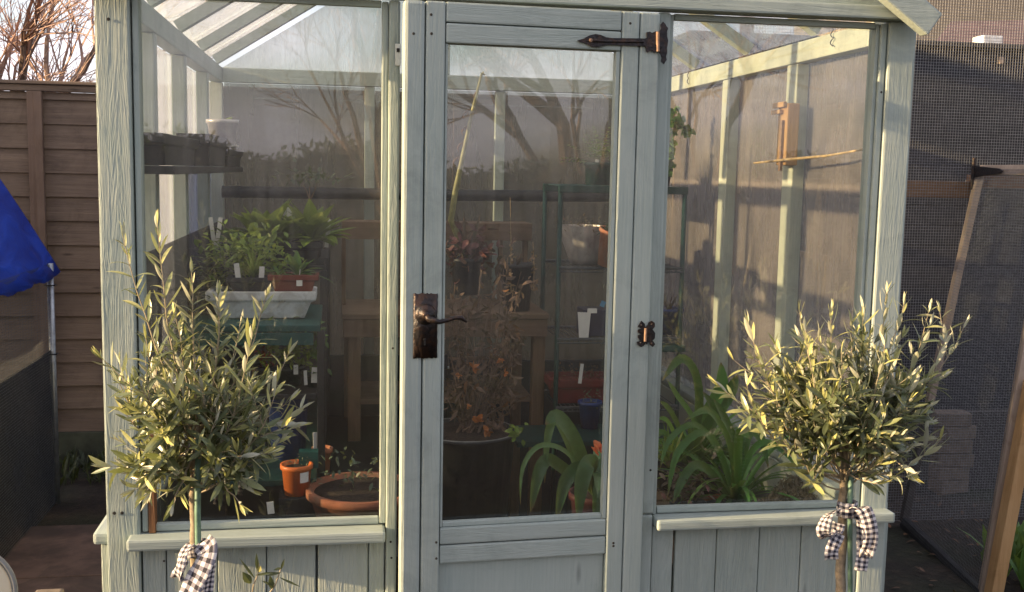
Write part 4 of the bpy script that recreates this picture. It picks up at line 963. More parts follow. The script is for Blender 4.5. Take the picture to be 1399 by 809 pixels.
# dry sedum mound
t = thing('sedum_tray', 'tray of dry grey brown sedum heaped against the right side wall', 'planter', (at(1070, 690, .3).x, .35, .58))
b = MB(); c = at(1072, 690, .32)
Mz = Matrix.Translation((c.x+.01, .34, c.z-.07)); b.box((-.13, -.10, -.05), (.13, .16, .06), 0, .01, Mz); b.build('tray', darkplastic, t)
b = MB()
for i in range(2400):
    f = rng.random(); u = 1030+f*85; top = 690-(f*45+6) + 8*math.sin(f*9)
    v = rng.uniform(top, 694); Yq = .22+.28*(694-v)/60+rng.uniform(-.012, .012)
    b.blade(at(u, v, Yq), rv()+Vector((0, -.3, .7)), rv(), rng.uniform(.007, .014), .005, .6, .4, prof=[.5, 1, .3], u=rng.random())
b.build('foliage', leafmat('dry_sedum', (.20, .16, .11), (.24, .19, .13), (.36, .30, .20), .8, .1), t)
# right inner dado face
part('inner_dado', MB().box((1.868, .064, .0), (1.874, 2.0, .711)), paint_pale)
part('inner_dado', MB().box((.08, .030, .0), (.60, .036, .70)), paint_clad)
# thermometer box and stick on the right wall
p0, p1 = atx(1063, 137, 1.85), atx(1087, 228, 1.85)
t = thing('wooden_bird_feeder', 'narrow wooden block with a notched clip fixed to the right wall stud', 'wooden holder', (1.86, p0.y, p1.z))
yc = (p0.y+p1.y)/2; MB().box((1.835, yc-.035, atx(1075, 226, 1.85).z), (1.873, yc+.035, atx(1075, 142, 1.85).z), 0, .004).build('body', newwood, t)
zt_ = atx(1075, 142, 1.85).z
b = MB().box((1.822, yc-.03, zt_-.012), (1.834, yc+.05, zt_+.004), 0, .002).box((1.822, yc-.005, zt_-.030), (1.834, yc+.06, zt_-.018), 0, .002); b.build('clip', newwood, t)
MB().box((1.826, yc-.018, zt_-.20), (1.8345, yc-.004, zt_-.05), 0, .001).build('slot', rust, t)
o = MB().tube([atx(1030, 223, 1.84), atx(1075, 218, 1.82), atx(1130, 213, 1.84), atx(1181, 204, 1.86)], [.003, .004, .0035, .0025], 6).build('stick', bamboo)
tag(o, 'thin horizontal stick resting across the right wall behind the wooden holder', 'stick')

# ------------------------------------------------------------------ beyond the right glass: objects standing in for reflections in its panes
def obelisk(c, h, r, lab):
    t = thing('reflection_obelisk', lab, 'plant support', c); c = Vector(c)
    for k in range(3):
        a = 2.1*k+.4; MB().tube([c+Vector((r*math.cos(a), r*math.sin(a), 0)), c+Vector((0, 0, h))], .006, 6).build('cane', bamboo, t)
    for f in (.25, .45, .62):
        q = [c+Vector((r*(1-f)*math.cos(2.1*k+.4), r*(1-f)*math.sin(2.1*k+.4), h*f)) for k in range(4)]
        MB().tube(q, .005, 5).build('hoop', bamboo, t)
obelisk((2.44, 2.22, .0), 1.42, .20, 'pointed bamboo cane obelisk behind the right glass wall, standing in for a reflection')
obelisk((2.40, 1.50, .0), 1.56, .17, 'second cane obelisk nearer the viewer, standing in for a reflection in the right glass wall')
t = thing('reflection_frame', 'square timber frame beyond the right window, standing in for a reflection', 'frame', (2.3, .5, 0))
fz0, fz1 = 1.02, 1.30
for (a, b2) in (((2.26, 1.1, 0), (2.26, 1.1, fz1)), ((2.26, 1.5, 0), (2.26, 1.5, fz1)), ((2.26, 1.09, fz1), (2.26, 1.51, fz1)), ((2.26, 1.09, fz0), (2.26, 1.51, fz0)), ((2.26, 1.3, fz0), (2.26, 1.3, fz1))):
    MB().beam(a, b2, .02, .02, (1, 0, 0)).build('bar', palewood, t)
o = MB().tube([(2.06, 1.02, 0), (2.06, 1.03, 1.0), (2.05, 1.04, 1.86)], .012, 8).build('reflection_stake', bench_z); tag(o, 'upright brown timber stake behind the right glass wall, standing in for a reflection', 'stake')

# ------------------------------------------------------------------ fence behind
FY = 3.42
fn = thing('wooden_fence', 'brown overlapping board garden fence with battens and capping rail behind the greenhouse', 'fence', (0, FY, 0))
zf = at(60, 111, FY).z
for x0_, x1_ in ((-5.6, -3.78), (-3.775, -1.95), (-1.945, -.12), (-.115, 2.44)):
    b = MB(); z = .16; k = 0
    while z < zf-.06:
        h_ = .125; zt2 = min(z+h_+.012, zf-.055)
        y0_ = FY+rng.uniform(-.002, .002)
        b.add([(x0_, y0_-.014, z), (x1_, y0_-.014+rng.uniform(-.002, .002), z+rng.uniform(-.003, .003)), (x1_, y0_-.002, zt2), (x0_, y0_-.002, zt2), (x0_, y0_+.004, z), (x1_, y0_+.004, z), (x1_, y0_+.006, zt2), (x0_, y0_+.006, zt2)],
              [(0, 1, 2, 3), (4, 7, 6, 5), (0, 4, 5, 1), (3, 2, 6, 7), (0, 3, 7, 4), (1, 5, 6, 2)])
        z += h_
    b.build('fence_panel', fence_x, fn)
    MB().box((x0_-.01, FY-.03, zf-.052), (x1_+.01, FY+.03, zf-.02), 0, .003).build('rail', fence_x, fn)
    MB().box((x0_-.01, FY-.045, zf-.018), (x1_+.01, FY+.045, zf), 0, .004).build('capping', fence_x, fn)
    MB().box((x0_, FY-.03, .0), (x1_, FY+.03, .158), 0, .004).build('gravel_board', plain('green_gravel_board', (.05, .055, .035), .9, 0, .4, 12), fn)
    for f in (.0, .5, 1):
        xx = x0_+.02+(x1_-x0_-.04)*f; MB().box((xx-.019, FY-.040, .16), (xx+.019, FY-.0165, zf-.054), 0, .003).build('batten', fence_z, fn)
xb2 = at(54, 200, FY-.03).x
MB().box((xb2-.02, FY-.048, .16), (xb2+.02, FY-.0165, zf-.054), 0, .003).build('batten', fence_z, fn)

# ------------------------------------------------------------------ tarp covered run on the left
XR = -.78; RYb = 2.66; RYf = 1.25; RW = 1.15; ez = at(78, 360, RYb).z; rz_ = ez+.58*math.tan(R(55))
t = thing('pet_run', 'wire mesh pet run on galvanised poles under a bright blue tarpaulin roof', 'pet run', (XR-RW/2, 1.0, 0))
for x in (XR, XR-RW):
    for y in (RYb, RYf): MB().tube([(x, y, 0), (x, y, ez)], .016, 12).build('pole', galv, t, True)
    MB().tube([(x+(.03 if x < XR-.1 else -.03), RYf, ez-.005), (x+(.03 if x < XR-.1 else -.03), RYb, ez-.005)], .010, 10).build('rail', galv, t, True)
for y in (RYb, RYf):
    MB().tube([(XR, y-.04, ez-.02), (XR-RW/2, y-.04, rz_-.09), (XR-RW, y-.04, ez-.02)], .012, 10).build('roof_bow', galv, t, True)
for z in (ez-.10, ez-.42): MB().tube([(XR-.02, RYb-.015, z), (XR-.02, RYb+.015, z), (XR+.022, RYb+.015, z), (XR+.022, RYb-.015, z), (XR-.02, RYb-.015, z)], .003, 5).build('clip', darkplastic, t)
def meshwall(p0, p1, z0, z1, step, r, mt, par, name='wire_mesh', lean=Vector((0, 0, 0))):
    p0 = Vector(p0); p1 = Vector(p1); d = p1-p0; Lh = d.length; d.normalize(); b = MB(); n = Vector((-d.y, d.x, 0))
    def bar(a, c, ax):
        a = Vector(a); c = Vector(c); o1 = ax*r; o2 = n*r
        b.add([a+o1, a+o2, a-o1, a-o2, c+o1, c+o2, c-o1, c-o2], [(0, 1, 5, 4), (1, 2, 6, 5), (2, 3, 7, 6), (3, 0, 4, 7)])
    k = 0
    while k*step <= Lh: q = p0+d*k*step; bar((q.x, q.y, z0), Vector((q.x, q.y, z1))+lean, d); k += 1
    k = 0
    while z0+k*step <= z1:
        f = (k*step)/(z1-z0); bar(Vector((p0.x, p0.y, z0+k*step))+lean*f, Vector((p1.x, p1.y, z0+k*step))+lean*f, Vector((0, 0, 1))); k += 1
    return b.build(name, mt, par)
meshwall((XR+.004, RYf, 0), (XR+.004, RYb, 0), .01, ez, .0125, .0005, wire_d, t)
meshwall((XR-RW, RYb-.002, 0), (XR, RYb-.002, 0), .01, ez, .0125, .0005, wire_d, t)
zn = at(70, 478, RYb).z
b = MB().box((XR-.006, RYf, .0), (XR-.004, RYb, zn)); b.build('netting_skirt', net, t)
# tarp: draped sheet with sag, folds and a ragged lower hem
b = MB(); nu, nv = 60, 34; vs = []
for j in range(nv+1):
    f = j/nv
    for i in range(nu+1):
        g = i/nu; y = RYf-.1+(RYb+.07-RYf+.1)*g
        s = f*2-1   # -1 right eave .. 1 left eave
        ov = .07
        x = XR-RW/2-s*(RW/2+.032); z = rz_+.0-abs(s)**1.12*(rz_-ez+ov*.8)
        z += .055*math.sin(math.pi*abs(s))*(.6+.4*math.sin(g*9)) + .003*math.sin(g*40+s*9)*abs(s) + .006*math.sin(g*19-s*7)
        if abs(s) > .93: z += .002*math.sin(g*90)+.008*math.sin(g*7); x += (1 if s < 0 else -1)*.006*math.sin(g*31)
        vs.append((x, y, z))
fs = [(j*(nu+1)+i, j*(nu+1)+i+1, (j+1)*(nu+1)+i+1, (j+1)*(nu+1)+i) for j in range(nv) for i in range(nu)]
b.add(vs, fs); o = b.build('tarpaulin', tarp, t, True)
md = o.modifiers.new('solid', 'SOLIDIFY'); md.thickness = .003
# cream round dish at the corner, pale block
c = at(-48, 815, -.35)
t = thing('round_dish', 'large round cream dish with a thin grey rim at the lower left corner', 'dish', c)
Md = Matrix.Rotation(R(78), 4, 'X')
b = MB().lathe(c, [(.001, .004), (.082, .004), (.0915, .0)], 48, 0, Md); b.build('dish_face', creamp, t, True)
b = MB().lathe(c, [(.092, -.02), (.0955, -.01), (.0955, .006), (.092, .008), (.0905, .002)], 48, 0, Md); b.build('rim', greyrim, t, True)
MB().tube([c+Vector((0, .02, -.02)), (c.x, c.y+.03, 0)], .02, 10).build('stand', galv, t)
p = at(57, 824, .88); q0 = at(37, 803, .9).x; q1 = at(77, 803, .9).x
o = MB().box((q0, .88, 0), (q1, 1.0, p.z), 0, .008).build('stone_block', stone); tag(o, 'pale stone block top at the bottom edge beside the cream dish', 'stone block')

# ------------------------------------------------------------------ aviary on the right
AY = 1.95
ax0, ax1 = 2.25, 4.6
t = thing('aviary', 'tall wire mesh aviary with brown timber rails right of the greenhouse', 'aviary', (3.2, AY, 0))
meshwall((ax0, AY, 0), (ax1, AY, 0), .02, 2.9, .0127, .0008, wire_m, t)
zr0, zr1 = at(1280, 270, AY).z, at(1280, 247, AY).z
xh = at(1327, 258, AY).x
MB().box((ax0, AY+.004, zr0), (xh, AY+.045, zr1), 0, .003).build('rail', railwood, t)
MB().box((xh+.0, AY+.004, zr1-.03), (ax1, AY+.045, zr1+.03), 0, .003).build('rail', railwood, t)
MB().box((ax0, AY+.004, 2.86), (ax1, AY+.045, 2.92), 0, .003).build('rail', railwood, t)
for x in (ax0+.02, ax1-.03): MB().box((x-.025, AY+.046, 0), (x+.025, AY+.09, 2.9), 0, .003).build('post', railwood, t)
# open mesh door leaning out towards the viewer
TL = at(1335, 232, AY-.03); BL = at(1230, 712, AY-.03); BR = at(1337, 815, 1.14); TR = at(1436, 232, 1.14)
dn = (TR-TL).cross(BL-TL).normalized()
if dn.dot(CAM-TL) < 0: dn = -dn
dr_ = thing('aviary_door', 'open wire mesh door of the aviary, pale timber stile and black T hinge, leaning', 'door', (BL.x, BL.y, 0))
def dbar(a, c, w_, th, mt, nm, off=0.): return MB().beam(a-dn*(th/2+off), c-dn*(th/2+off), w_, th, dn, 0, .003).build(nm, mt, dr_)
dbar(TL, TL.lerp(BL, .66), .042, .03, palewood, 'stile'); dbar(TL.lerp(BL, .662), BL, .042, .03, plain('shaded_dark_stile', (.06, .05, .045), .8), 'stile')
dbar(TR, BR, .045, .03, palewood, 'stile'); dbar(TL+(TR-TL)*.03, TR, .042, .03, palewood, 'top_rail'); dbar(BL, BR, .05, .03, darkplastic, 'bottom_rail')
b = MB(); nn = 62
for k in range(nn+1):
    f = k/nn; a = TL.lerp(TR, f); c = BL.lerp(BR, f); r = .00065
    b.tube([a+dn*.002, c+dn*.002], r, 4, cap=False)
mm = int((BL-TL).length/.0127)
for k in range(mm+1):
    f = k/mm; b.tube([TL.lerp(BL, f)+dn*.002, TR.lerp(BR, f)+dn*.002], .00065, 4, cap=False)
b.build('wire_mesh', plain('dull_galvanised_wire', (.13, .135, .14), .5, .4, .3, 30, 0), dr_)
b = MB()
h0 = at(1331, 236, AY-.07); ex = (TR-TL).normalized(); ezv = Vector((0, 0, 1))
MHH = Matrix((ex, ezv, ex.cross(ezv))).transposed().to_4x4(); MHH.translation = TL+dn*.006+Vector((0, 0, -.0))
if ex.cross(ezv).dot(dn) < 0: pass
s_ = .012
b.prism([(.0, -.034), (.0, .016), (.30, .004), (.34, -.006), (.30, -.016)], MHH, .004)
b.tube([TL+dn*.012-ex*.01+Vector((0, 0, .05)), TL+dn*.012-ex*.01-Vector((0, 0, .09))], .010, 8)
b.build('hinge', iron, dr_)
lq = at(1380, 549, 1.2); b = MB().box((-.0, -.012, -.014), (.075, .0, .014), 0, .003, Matrix.Translation(lq)); b.tube([lq+Vector((.0, -.02, -.02)), lq+Vector((.0, -.02, .022))], .008, 8); b.build('latch', rust, dr_)
# new pine post
o = MB().beam(at(1356, 818, 1.08), at(1412, 520, 1.06), .05, .05, (0, -1, 0), 0, .004).build('pine_post', newwood); tag(o, 'fresh orange pine post leaning at the lower right edge of the picture', 'post')
# white cowl, shed, house
SY = 3.42
zs_ = at(1320, 66, SY).z
t = thing('black_shed', 'black boarded shed behind the aviary mesh', 'shed', (4.2, SY+.6, 0))
b = MB(); z = 0
while z < zs_: b.box((2.52, SY, z), (7.2, SY+.02, min(z+.118, zs_)), 0, .003); z += .12
b.build('wall', shedm, t); MB().box((2.52, SY+.021, 0), (7.2, SY+1.5, zs_-.01)).build('core', shedm, t); MB().box((2.46, SY-.05, zs_), (7.3, SY+1.6, zs_+.03), 0, .004).build('roof', plain('felt_roof', (.03, .03, .033), .9), t)
p = at(1349, 57, SY+.3); b = MB().box((p.x-.065, SY+.24, zs_+.03), (p.x+.065, SY+.36, at(1349, 50, SY+.3).z), 0, .006)
tag(b.build('roof_vent', whitep), 'small white box vent on the black shed roof', 'vent')
p = at(1366, 83, SY-.01); b = MB().box((p.x-.014, SY-.03, p.z-.02), (p.x+.014, SY-.001, p.z+.02), 0, .003); tag(b.build('wall_bracket', palewood), 'small pale wooden bracket high on the black shed wall', 'bracket')
for i, (u, v, ln) in enumerate(((1310, 116, .012), (1328, 115.5, .05))):
    p = at(u, v, SY-.01)
HY_ = 13.
t = thing('tiled_house', 'neighbouring house with a dark maroon tiled hipped roof glimpsed above the black shed', 'house', (13, HY_+3, 0))
c1 = at(1262, 68, HY_); r1 = at(1300, 29, HY_+3); l1 = at(1236, 62, HY_+6)
c1.z -= .1; l1.z = c1.z
MB().add([c1, c1+Vector((11, -4, 0)), r1+Vector((9, -4, 0)), r1, l1, l1+Vector((16, 0, 0))], [(0, 1, 2, 3), (0, 3, 4), (3, 2, 5, 4), (1, 5, 2)]).build('roof', tilem, t)
MB().box((c1.x+.4, HY_+.3, 0), (c1.x+3, HY_+5.5, c1.z)).build('wall', brick, t)
t = thing('cream_house', 'pale cream rendered house far behind the maroon roof', 'house', (14, HY_+12, 0))
q_ = at(1200, 0, HY_+10)
MB().box((q_.x, HY_+10, 0), (q_.x+16, HY_+15, q_.z+1.5)).build('wall', cream_wall, t)
_b = MB(); _x = q_.x
MB().add([(_x-.3, HY_+9.7, q_.z+1.5), (_x+16.3, HY_+9.7, q_.z+1.5), (_x+16.3, HY_+12.5, q_.z+4), (_x-.3, HY_+12.5, q_.z+4), (_x-.3, HY_+15.3, q_.z+1.5), (_x+16.3, HY_+15.3, q_.z+1.5)], [(0, 1, 2, 3), (3, 2, 5, 4), (0, 3, 4), (1, 5, 2)]).build('roof', tilem, t)
HY_ = None
# brick pile standing in for a few pale lit patches in the aviary
pb = at(1312, 566, 2.35); nb = max(3, int(pb.z/.068)); hb_ = pb.z/nb
ordn = ['topmost', 'second', 'third', 'fourth', 'fifth', 'sixth', 'seventh', 'eighth', 'ninth', 'tenth', 'eleventh', 'twelfth', 'thirteenth']
for k in range(nb):
    zt2 = pb.z-k*hb_; wb = rng.uniform(.085, .105); Mb = Matrix.Translation((pb.x+rng.uniform(-.03, .03), 2.42, zt2-hb_/2)) @ Matrix.Rotation(rng.uniform(-.35, .35), 4, 'Z')
    o = MB().box((-wb, -.05, -hb_/2+.001), (wb, .05, hb_/2-.001), 0, .007, Mb).build('lit_patch_brick', stone)
    tag(o, ('topmost brick' if k == 0 else ordn[k]+' brick from the top')+' of the pile standing in for pale lit patches behind the aviary mesh', 'brick', 'bricks standing in for lit patches in the aviary')
o = MB().box((at(1270, 630, 2.5).x, 2.45, 0), (at(1399, 630, 2.5).x, 2.5, at(1330, 560, 2.5).z), 0, .003).build('board_panel', plain('dark_board_panel', (.05, .045, .045), .8)); tag(o, 'dark upright board behind the stand-in bricks in the aviary', 'board')
b = MB()
for i in range(420):
    x, y = rng.uniform(2.0, 3.6), rng.uniform(.2, 3.2); b.blade((x, y, .012), Vector((rng.uniform(-1, 1), rng.uniform(-1, 1), .1)), (0, 0, 1), rng.uniform(.02, .05), .018, rng.uniform(-1, 1), .2, prof=[.2, .9, 1, .6, .05])
tag(b.build('fallen_leaves', drym), 'brown fallen leaves scattered over the dark soil right of the greenhouse', 'leaves', kind='stuff')
b = MB()
for i in range(500):
    x, y = rng.uniform(-1.2, .2), rng.uniform(2.9, 3.38); b.blade((x, y, .0), rv(.5)+Vector((0, 0, 1)), rv(), rng.uniform(.04, .14), .02, rng.uniform(-1, 1), .2, prof=[.3, .9, .7, .05])
tag(b.build('ground_cover', hedge_l), 'dark low ground cover along the foot of the fence', 'ground cover', kind='stuff')
b = MB()
for i in range(240):
    x, y = rng.uniform(2.9, 3.7), rng.uniform(.7, 1.5); b.blade((x+.25, y, .0), rv(.5)+Vector((0, 0, 1)), rv(), rng.uniform(.08, .25), .05, rng.uniform(-1, 1), .2, prof=[.3, .9, .7, .05])
tag(b.build('weeds', herb_l), 'green weeds on the soil beside the pine post', 'weeds', kind='stuff')

# ------------------------------------------------------------------ bare trees
def baretree(name, label, base, h, seed, spread=.55, depth=6, r0=.09, crown=None, density=3, group=None, twr=.006):
    rg = random.Random(seed); b = MB(); tw = MB(); base = Vector(base)
    def grow(p, d, Ln, r, lv):
        n = 3 if lv < 3 else 2; pts = [p]
        for i in range(n):
            d = (d+Vector((rg.gauss(0, .13), rg.gauss(0, .13), rg.gauss(.03, .08)))).normalized(); pts.append(pts[-1]+d*Ln/n)
        rs = [max(twr*.6, r*(1-.35*i/n)) for i in range(n+1)]
        (b if lv < 3 else tw).tube(pts, rs, 6 if lv < 3 else 3, cap=False)
        if lv >= depth: return
        k = density if lv else density+1
        for i in range(k):
            q = pts[rg.randint(1, n)] if i else pts[-1]
            ax = Vector((rg.gauss(0, 1), rg.gauss(0, 1), rg.gauss(0, .5))).normalized()
            nd = (d+ax*spread*(1.1 if i else .5)).normalized()
            grow(q, nd, Ln*rg.uniform(.62, .82), r*.6, lv+1)
    grow(base, Vector((0, 0, 1)), h*.28, r0, 0)
    t = thing(name, label, 'tree', base, group); b.build('trunk', tw_bark, t); tw.build('twigs', tw_pink, t); return t
p = at(20, 60, 8.); baretree('bare_tree', 'leafless tree with fine pinkish twigs rising behind the fence at the left', (p.x-.3, 8., 0), 5.0, 3, .62, 6, .09, density=3, twr=.0042)
p = at(110, 60, 9.); baretree('bare_tree', 'leafless twiggy tree behind the fence, close to the greenhouse corner', (p.x-.1, 9.4, 0), 5.2, 5, .62, 6, .08, density=3, twr=.0042)
# garden opposite the greenhouse (what the panes mirror)
baretree('garden_tree', 'big bare garden tree opposite the greenhouse, nearer one', (1.38, -12.5, 0), 8.0, 11, .62, 6, .12, density=3, group='bare trees opposite the greenhouse', twr=.010)
baretree('garden_tree', 'big bare garden tree opposite the greenhouse, right hand one', (6.6, -15., 0), 9.0, 12, .6, 6, .18, density=3, group='bare trees opposite the greenhouse', twr=.011)
baretree('garden_tree', 'big bare garden tree opposite the greenhouse, far left one', (-5.5, -12, 0), 9.0, 14, .6, 6, .18, density=3, group='bare trees opposite the greenhouse', twr=.011)
t = thing('hedge', 'clipped dark evergreen hedge along the garden opposite the greenhouse', 'hedge', (0, -13.5, 0))
b = MB()
for i in range(24000):
    x = rng.uniform(-14, 16); y = -13.4+rng.uniform(-.5, .5); z = rng.uniform(0, 1)**.7*(1.75+.35*math.exp(-((x+2.2)/1.8)**2)+.15*math.sin(x*.9)+.12*math.sin(x*2.7))
    b.blade((x, y, z+abs(rng.gauss(0, .06))), rv(), rv(), .13, .06, .4, .2, prof=[.3, 1, .1])
b.build('foliage', hedge_l, t)
b = MB()
for i in range(100):
    x = -14+i*.3; h_ = 1.75+.35*math.exp(-((x+2.2)/1.8)**2)+.15*math.sin(x*.9)+.12*math.sin(x*2.7); b.box((x, -13.75, 0), (x+.299, -13.2, h_-.05))
b.build('core', plain('hedge_core', (.012, .016, .008), .9), t)

t = thing('sun_block_hedge', 'unseen tall conifer hedge added on the far left to keep sun off the fence', 'hedge', (-6.5, 4.2, 0))  # added out of view to keep direct sun off the fence
b = MB()
for i in range(7000):
    y = rng.uniform(2.2, 9); x = -6.4+rng.uniform(-.4, .4); z = rng.uniform(0, 1)**.8*(3.15+.25*math.sin(y*2.1)+.2*math.sin(y*5.3))
    b.blade((x, y, z), rv(), rv(), .22, .12, .4, .2, prof=[.3, 1, .7, .1])
b.build('foliage', hedge_l, t); MB().box((-6.55, 2.4, 0), (-6.35, 9, 2.8)).build('core', MATS['hedge_core'], t)

# ------------------------------------------------------------------ olive trees
def olive(label, base, stem, tips, nrand, cen, rad, seed, hang=0):
    rg = random.Random(seed)
    t = thing('olive_tree', label, 'olive tree', base); base = Vector(base)
    pot_mb(base, .15, .115, .27, .01, .03, 32).build('pot', darkplastic, t, True)
    soil_mb(base, .14, .25).build('soil', soil, t, True)
    b = MB(); P = [base+Vector((0, 0, .24))]+stem
    rs = [.0125-.0012*i for i in range(len(P))]
    Q = []
    for i in range(len(P)-1):
        for s in range(4): Q.append((P[i].lerp(P[i+1], s/4)+Vector((rg.gauss(0, .0012), rg.gauss(0, .0012), 0)), rs[i]*(1-s/4)+rs[i+1]*s/4))
    Q.append((P[-1], rs[-1])); b.tube([q[0] for q in Q], [q[1] for q in Q], 12); b.build('trunk', bark, t, True)
    br = MB(); lf = MB()
    hub0, hub1 = stem[-3], stem[-1]
    def leaves(pts, f0, young, big=1.):
        L = [0]
        for i in range(1, len(pts)): L.append(L[-1]+(pts[i]-pts[i-1]).length)
        tot = L[-1]; s = tot*f0; k = rg.randint(0, 1)
        while s < tot:
            i = max(j for j in range(len(L)) if L[j] <= s); i = min(i, len(pts)-2)
            f = (s-L[i])/max(1e-6, L[i+1]-L[i]); p = pts[i].lerp(pts[i+1], f); d = (pts[i+1]-pts[i]).normalized()
            a0 = rg.uniform(0, .5)+k*math.pi/2; x = d.orthogonal().normalized(); rel = s/tot
            for sg in (0, math.pi):
                if rg.random() < .16: continue
                ax = Quaternion(d, a0+sg) @ x; ang = R(rg.uniform(22, 38) if rel > .85 else rg.uniform(32, 62))
                ld = (d*math.cos(ang)+ax*math.sin(ang)).normalized()
                u = (.80+.2*rg.random()*(1 if rel > .5 else .7)) if (young and rel > .55) else rg.random()*.82
                Lf = rg.uniform(.034, .066)*big*(1 if .1 < rel < .9 else .8)*(1.0 if rel < .9 else .7)
                lf.blade(p, ld, (d-ld*.3), Lf, Lf*rg.uniform(.16, .22), -rg.uniform(-.7, 1.0), .22, prof=[.18, .7, .98, 1, .72, .05], u=u)
            s += rg.uniform(.013, .025); k ^= 1
        for _ in range(2): lf.blade(pts[-1]-(pts[-1]-pts[-2])*.1, (pts[-1]-pts[-2]).normalized()+Vector((rg.gauss(0, .2), rg.gauss(0, .2), .2)), rv(), .035*big, .007, -.2, .3, prof=[.3, 1, .9, .05], u=.9+.1*rg.random())
    def shoot(p0, tip, r, sag, f0=.3, young=True, subs=3, big=1.):
        d = tip-p0; Ln = d.length; out = Vector((d.x, d.y, 0))
        c1 = p0+d*.45+out*.25-Vector((0, 0, Ln*.12))+Vector([rg.gauss(0, .012) for _ in range(3)]); n = 9; pts = []
        for i in range(n+1):
            f = i/n; q = p0*(1-f)**2+c1*2*f*(1-f)+tip*f*f; pts.append(q+Vector([rg.gauss(0, .0012) for _ in range(3)]))
        br.tube(pts, [r*(1-.75*i/n) for i in range(n+1)], 5, cap=False)
        leaves(pts, f0, young, big)
        for _ in range(subs):
            i = rg.randint(3, n-2); d2 = (pts[i+1]-pts[i]).normalized(); x = Quaternion(d2, rg.uniform(0, 6.28)) @ d2.orthogonal().normalized()
            nd = (d2*.8+x*.75+Vector((0, 0, .15))).normalized(); L2 = rg.uniform(.06, .12)
            pp = [pts[i]+nd*L2*k/4+Vector((0, 0, .10*L2*(k/4)**2)) for k in range(5)]
            br.tube(pp, [r*.4, r*.35, r*.3, r*.25, r*.15], 4, cap=False); leaves(pp, .15, rg.random() < .5, .95*big)
    for (u, v, Y, sub) in tips:
        tip = at(u, v, Y); f = rg.random(); shoot(hub0.lerp(hub1, f), tip, .0028, 0, .30, True, sub)
    for i in range(nrand):
        a = rg.uniform(0, 6.28); cz = rg.uniform(-.75, .9); sr = math.sqrt(1-cz*cz); k = rg.uniform(.55, 1.0)
        tip = Vector(cen)+Vector((math.cos(a)*sr*rad[0], math.sin(a)*sr*rad[1], cz*rad[2]))*k
        shoot(hub0.lerp(hub1, rg.uniform(0, 1)), tip, .0024, 0, .35, rg.random() < .4, 3)
    br.build('branches', twigm, t, True); lf.build('foliage', olive_l, t)
    return t
OY = -.30
def OS(pts, Y): return [at(u, v, Y) for u, v in pts]
s1 = OS([(268, 800), (266, 730), (264, 678), (266, 630), (270, 575)], OY)
olive('standard olive tree in front of the left window, with tall loose shoots', (s1[0].x+.01, OY, 0.03), s1,
      [(168, 322, OY, 0), (216, 305, OY-.02, 0), (262, 368, OY, 0), (298, 402, OY, 0), (362, 405, OY, 0), (330, 440, OY+.03, 1), (240, 430, OY-.03, 1), (168, 560, OY-.04, 2), (160, 520, OY-.05, 1), (172, 640, OY-.08, 1), (236, 690, OY-.1, 0),
       (385, 600, OY-.03, 1), (412, 560, OY+.02, 1), (395, 480, OY, 2), (380, 520, OY-.08, 2), (330, 690, OY-.1, 0), (300, 420, OY, 2), (200, 460, OY, 3), (345, 450, OY-.1, 3), (190, 520, OY-.1, 3)],
      32, at(272, 585, OY), (.128, .13, .135), 21)
s2 = OS([(1149, 800), (1151, 720), (1152, 670), (1153, 630), (1156, 580)], OY)
olive('bushy standard olive tree in front of the right window and corner post', (s2[0].x, OY, 0.03), s2,
      [(1022, 440, OY, 2), (1020, 525, OY-.03, 2), (1092, 425, OY, 1), (1135, 425, OY, 2), (1212, 400, OY-.02, 2), (1236, 415, OY, 1), (1318, 445, OY+.02, 1), (1292, 470, OY, 2), (1286, 600, OY-.05, 1), (1243, 650, OY-.1, 0), (1062, 590, OY-.05, 2),
       (1035, 560, OY, 2), (1180, 420, OY+.05, 3), (1270, 445, OY, 2), (1164, 440, OY, 2), (1200, 660, OY-.1, 0), (1100, 450, OY-.08, 3), (1060, 470, OY, 3), (1250, 520, OY-.1, 3), (1265, 560, OY, 2), (1150, 480, OY-.1, 3), (1210, 470, OY-.12, 3)],
      46, at(1152, 560, OY), (.185, .165, .15), 33)
o = MB().tube([at(1162, 860, OY-.012), at(1161, 690, OY-.012), at(1163, 640, OY-.012)], .0058, 8).build('green_cane', greenstake, None, True); tag(o, 'thin green cane tied beside the right olive trunk', 'plant cane')
q = o.data
o = MB().tube([at(273, 860, OY-.012), at(270, 700, OY-.012), at(271, 600, OY-.008)], .0062, 8).build('green_cane', greenstake, None, True); tag(o, 'pale green cane standing against the left olive trunk', 'plant cane')

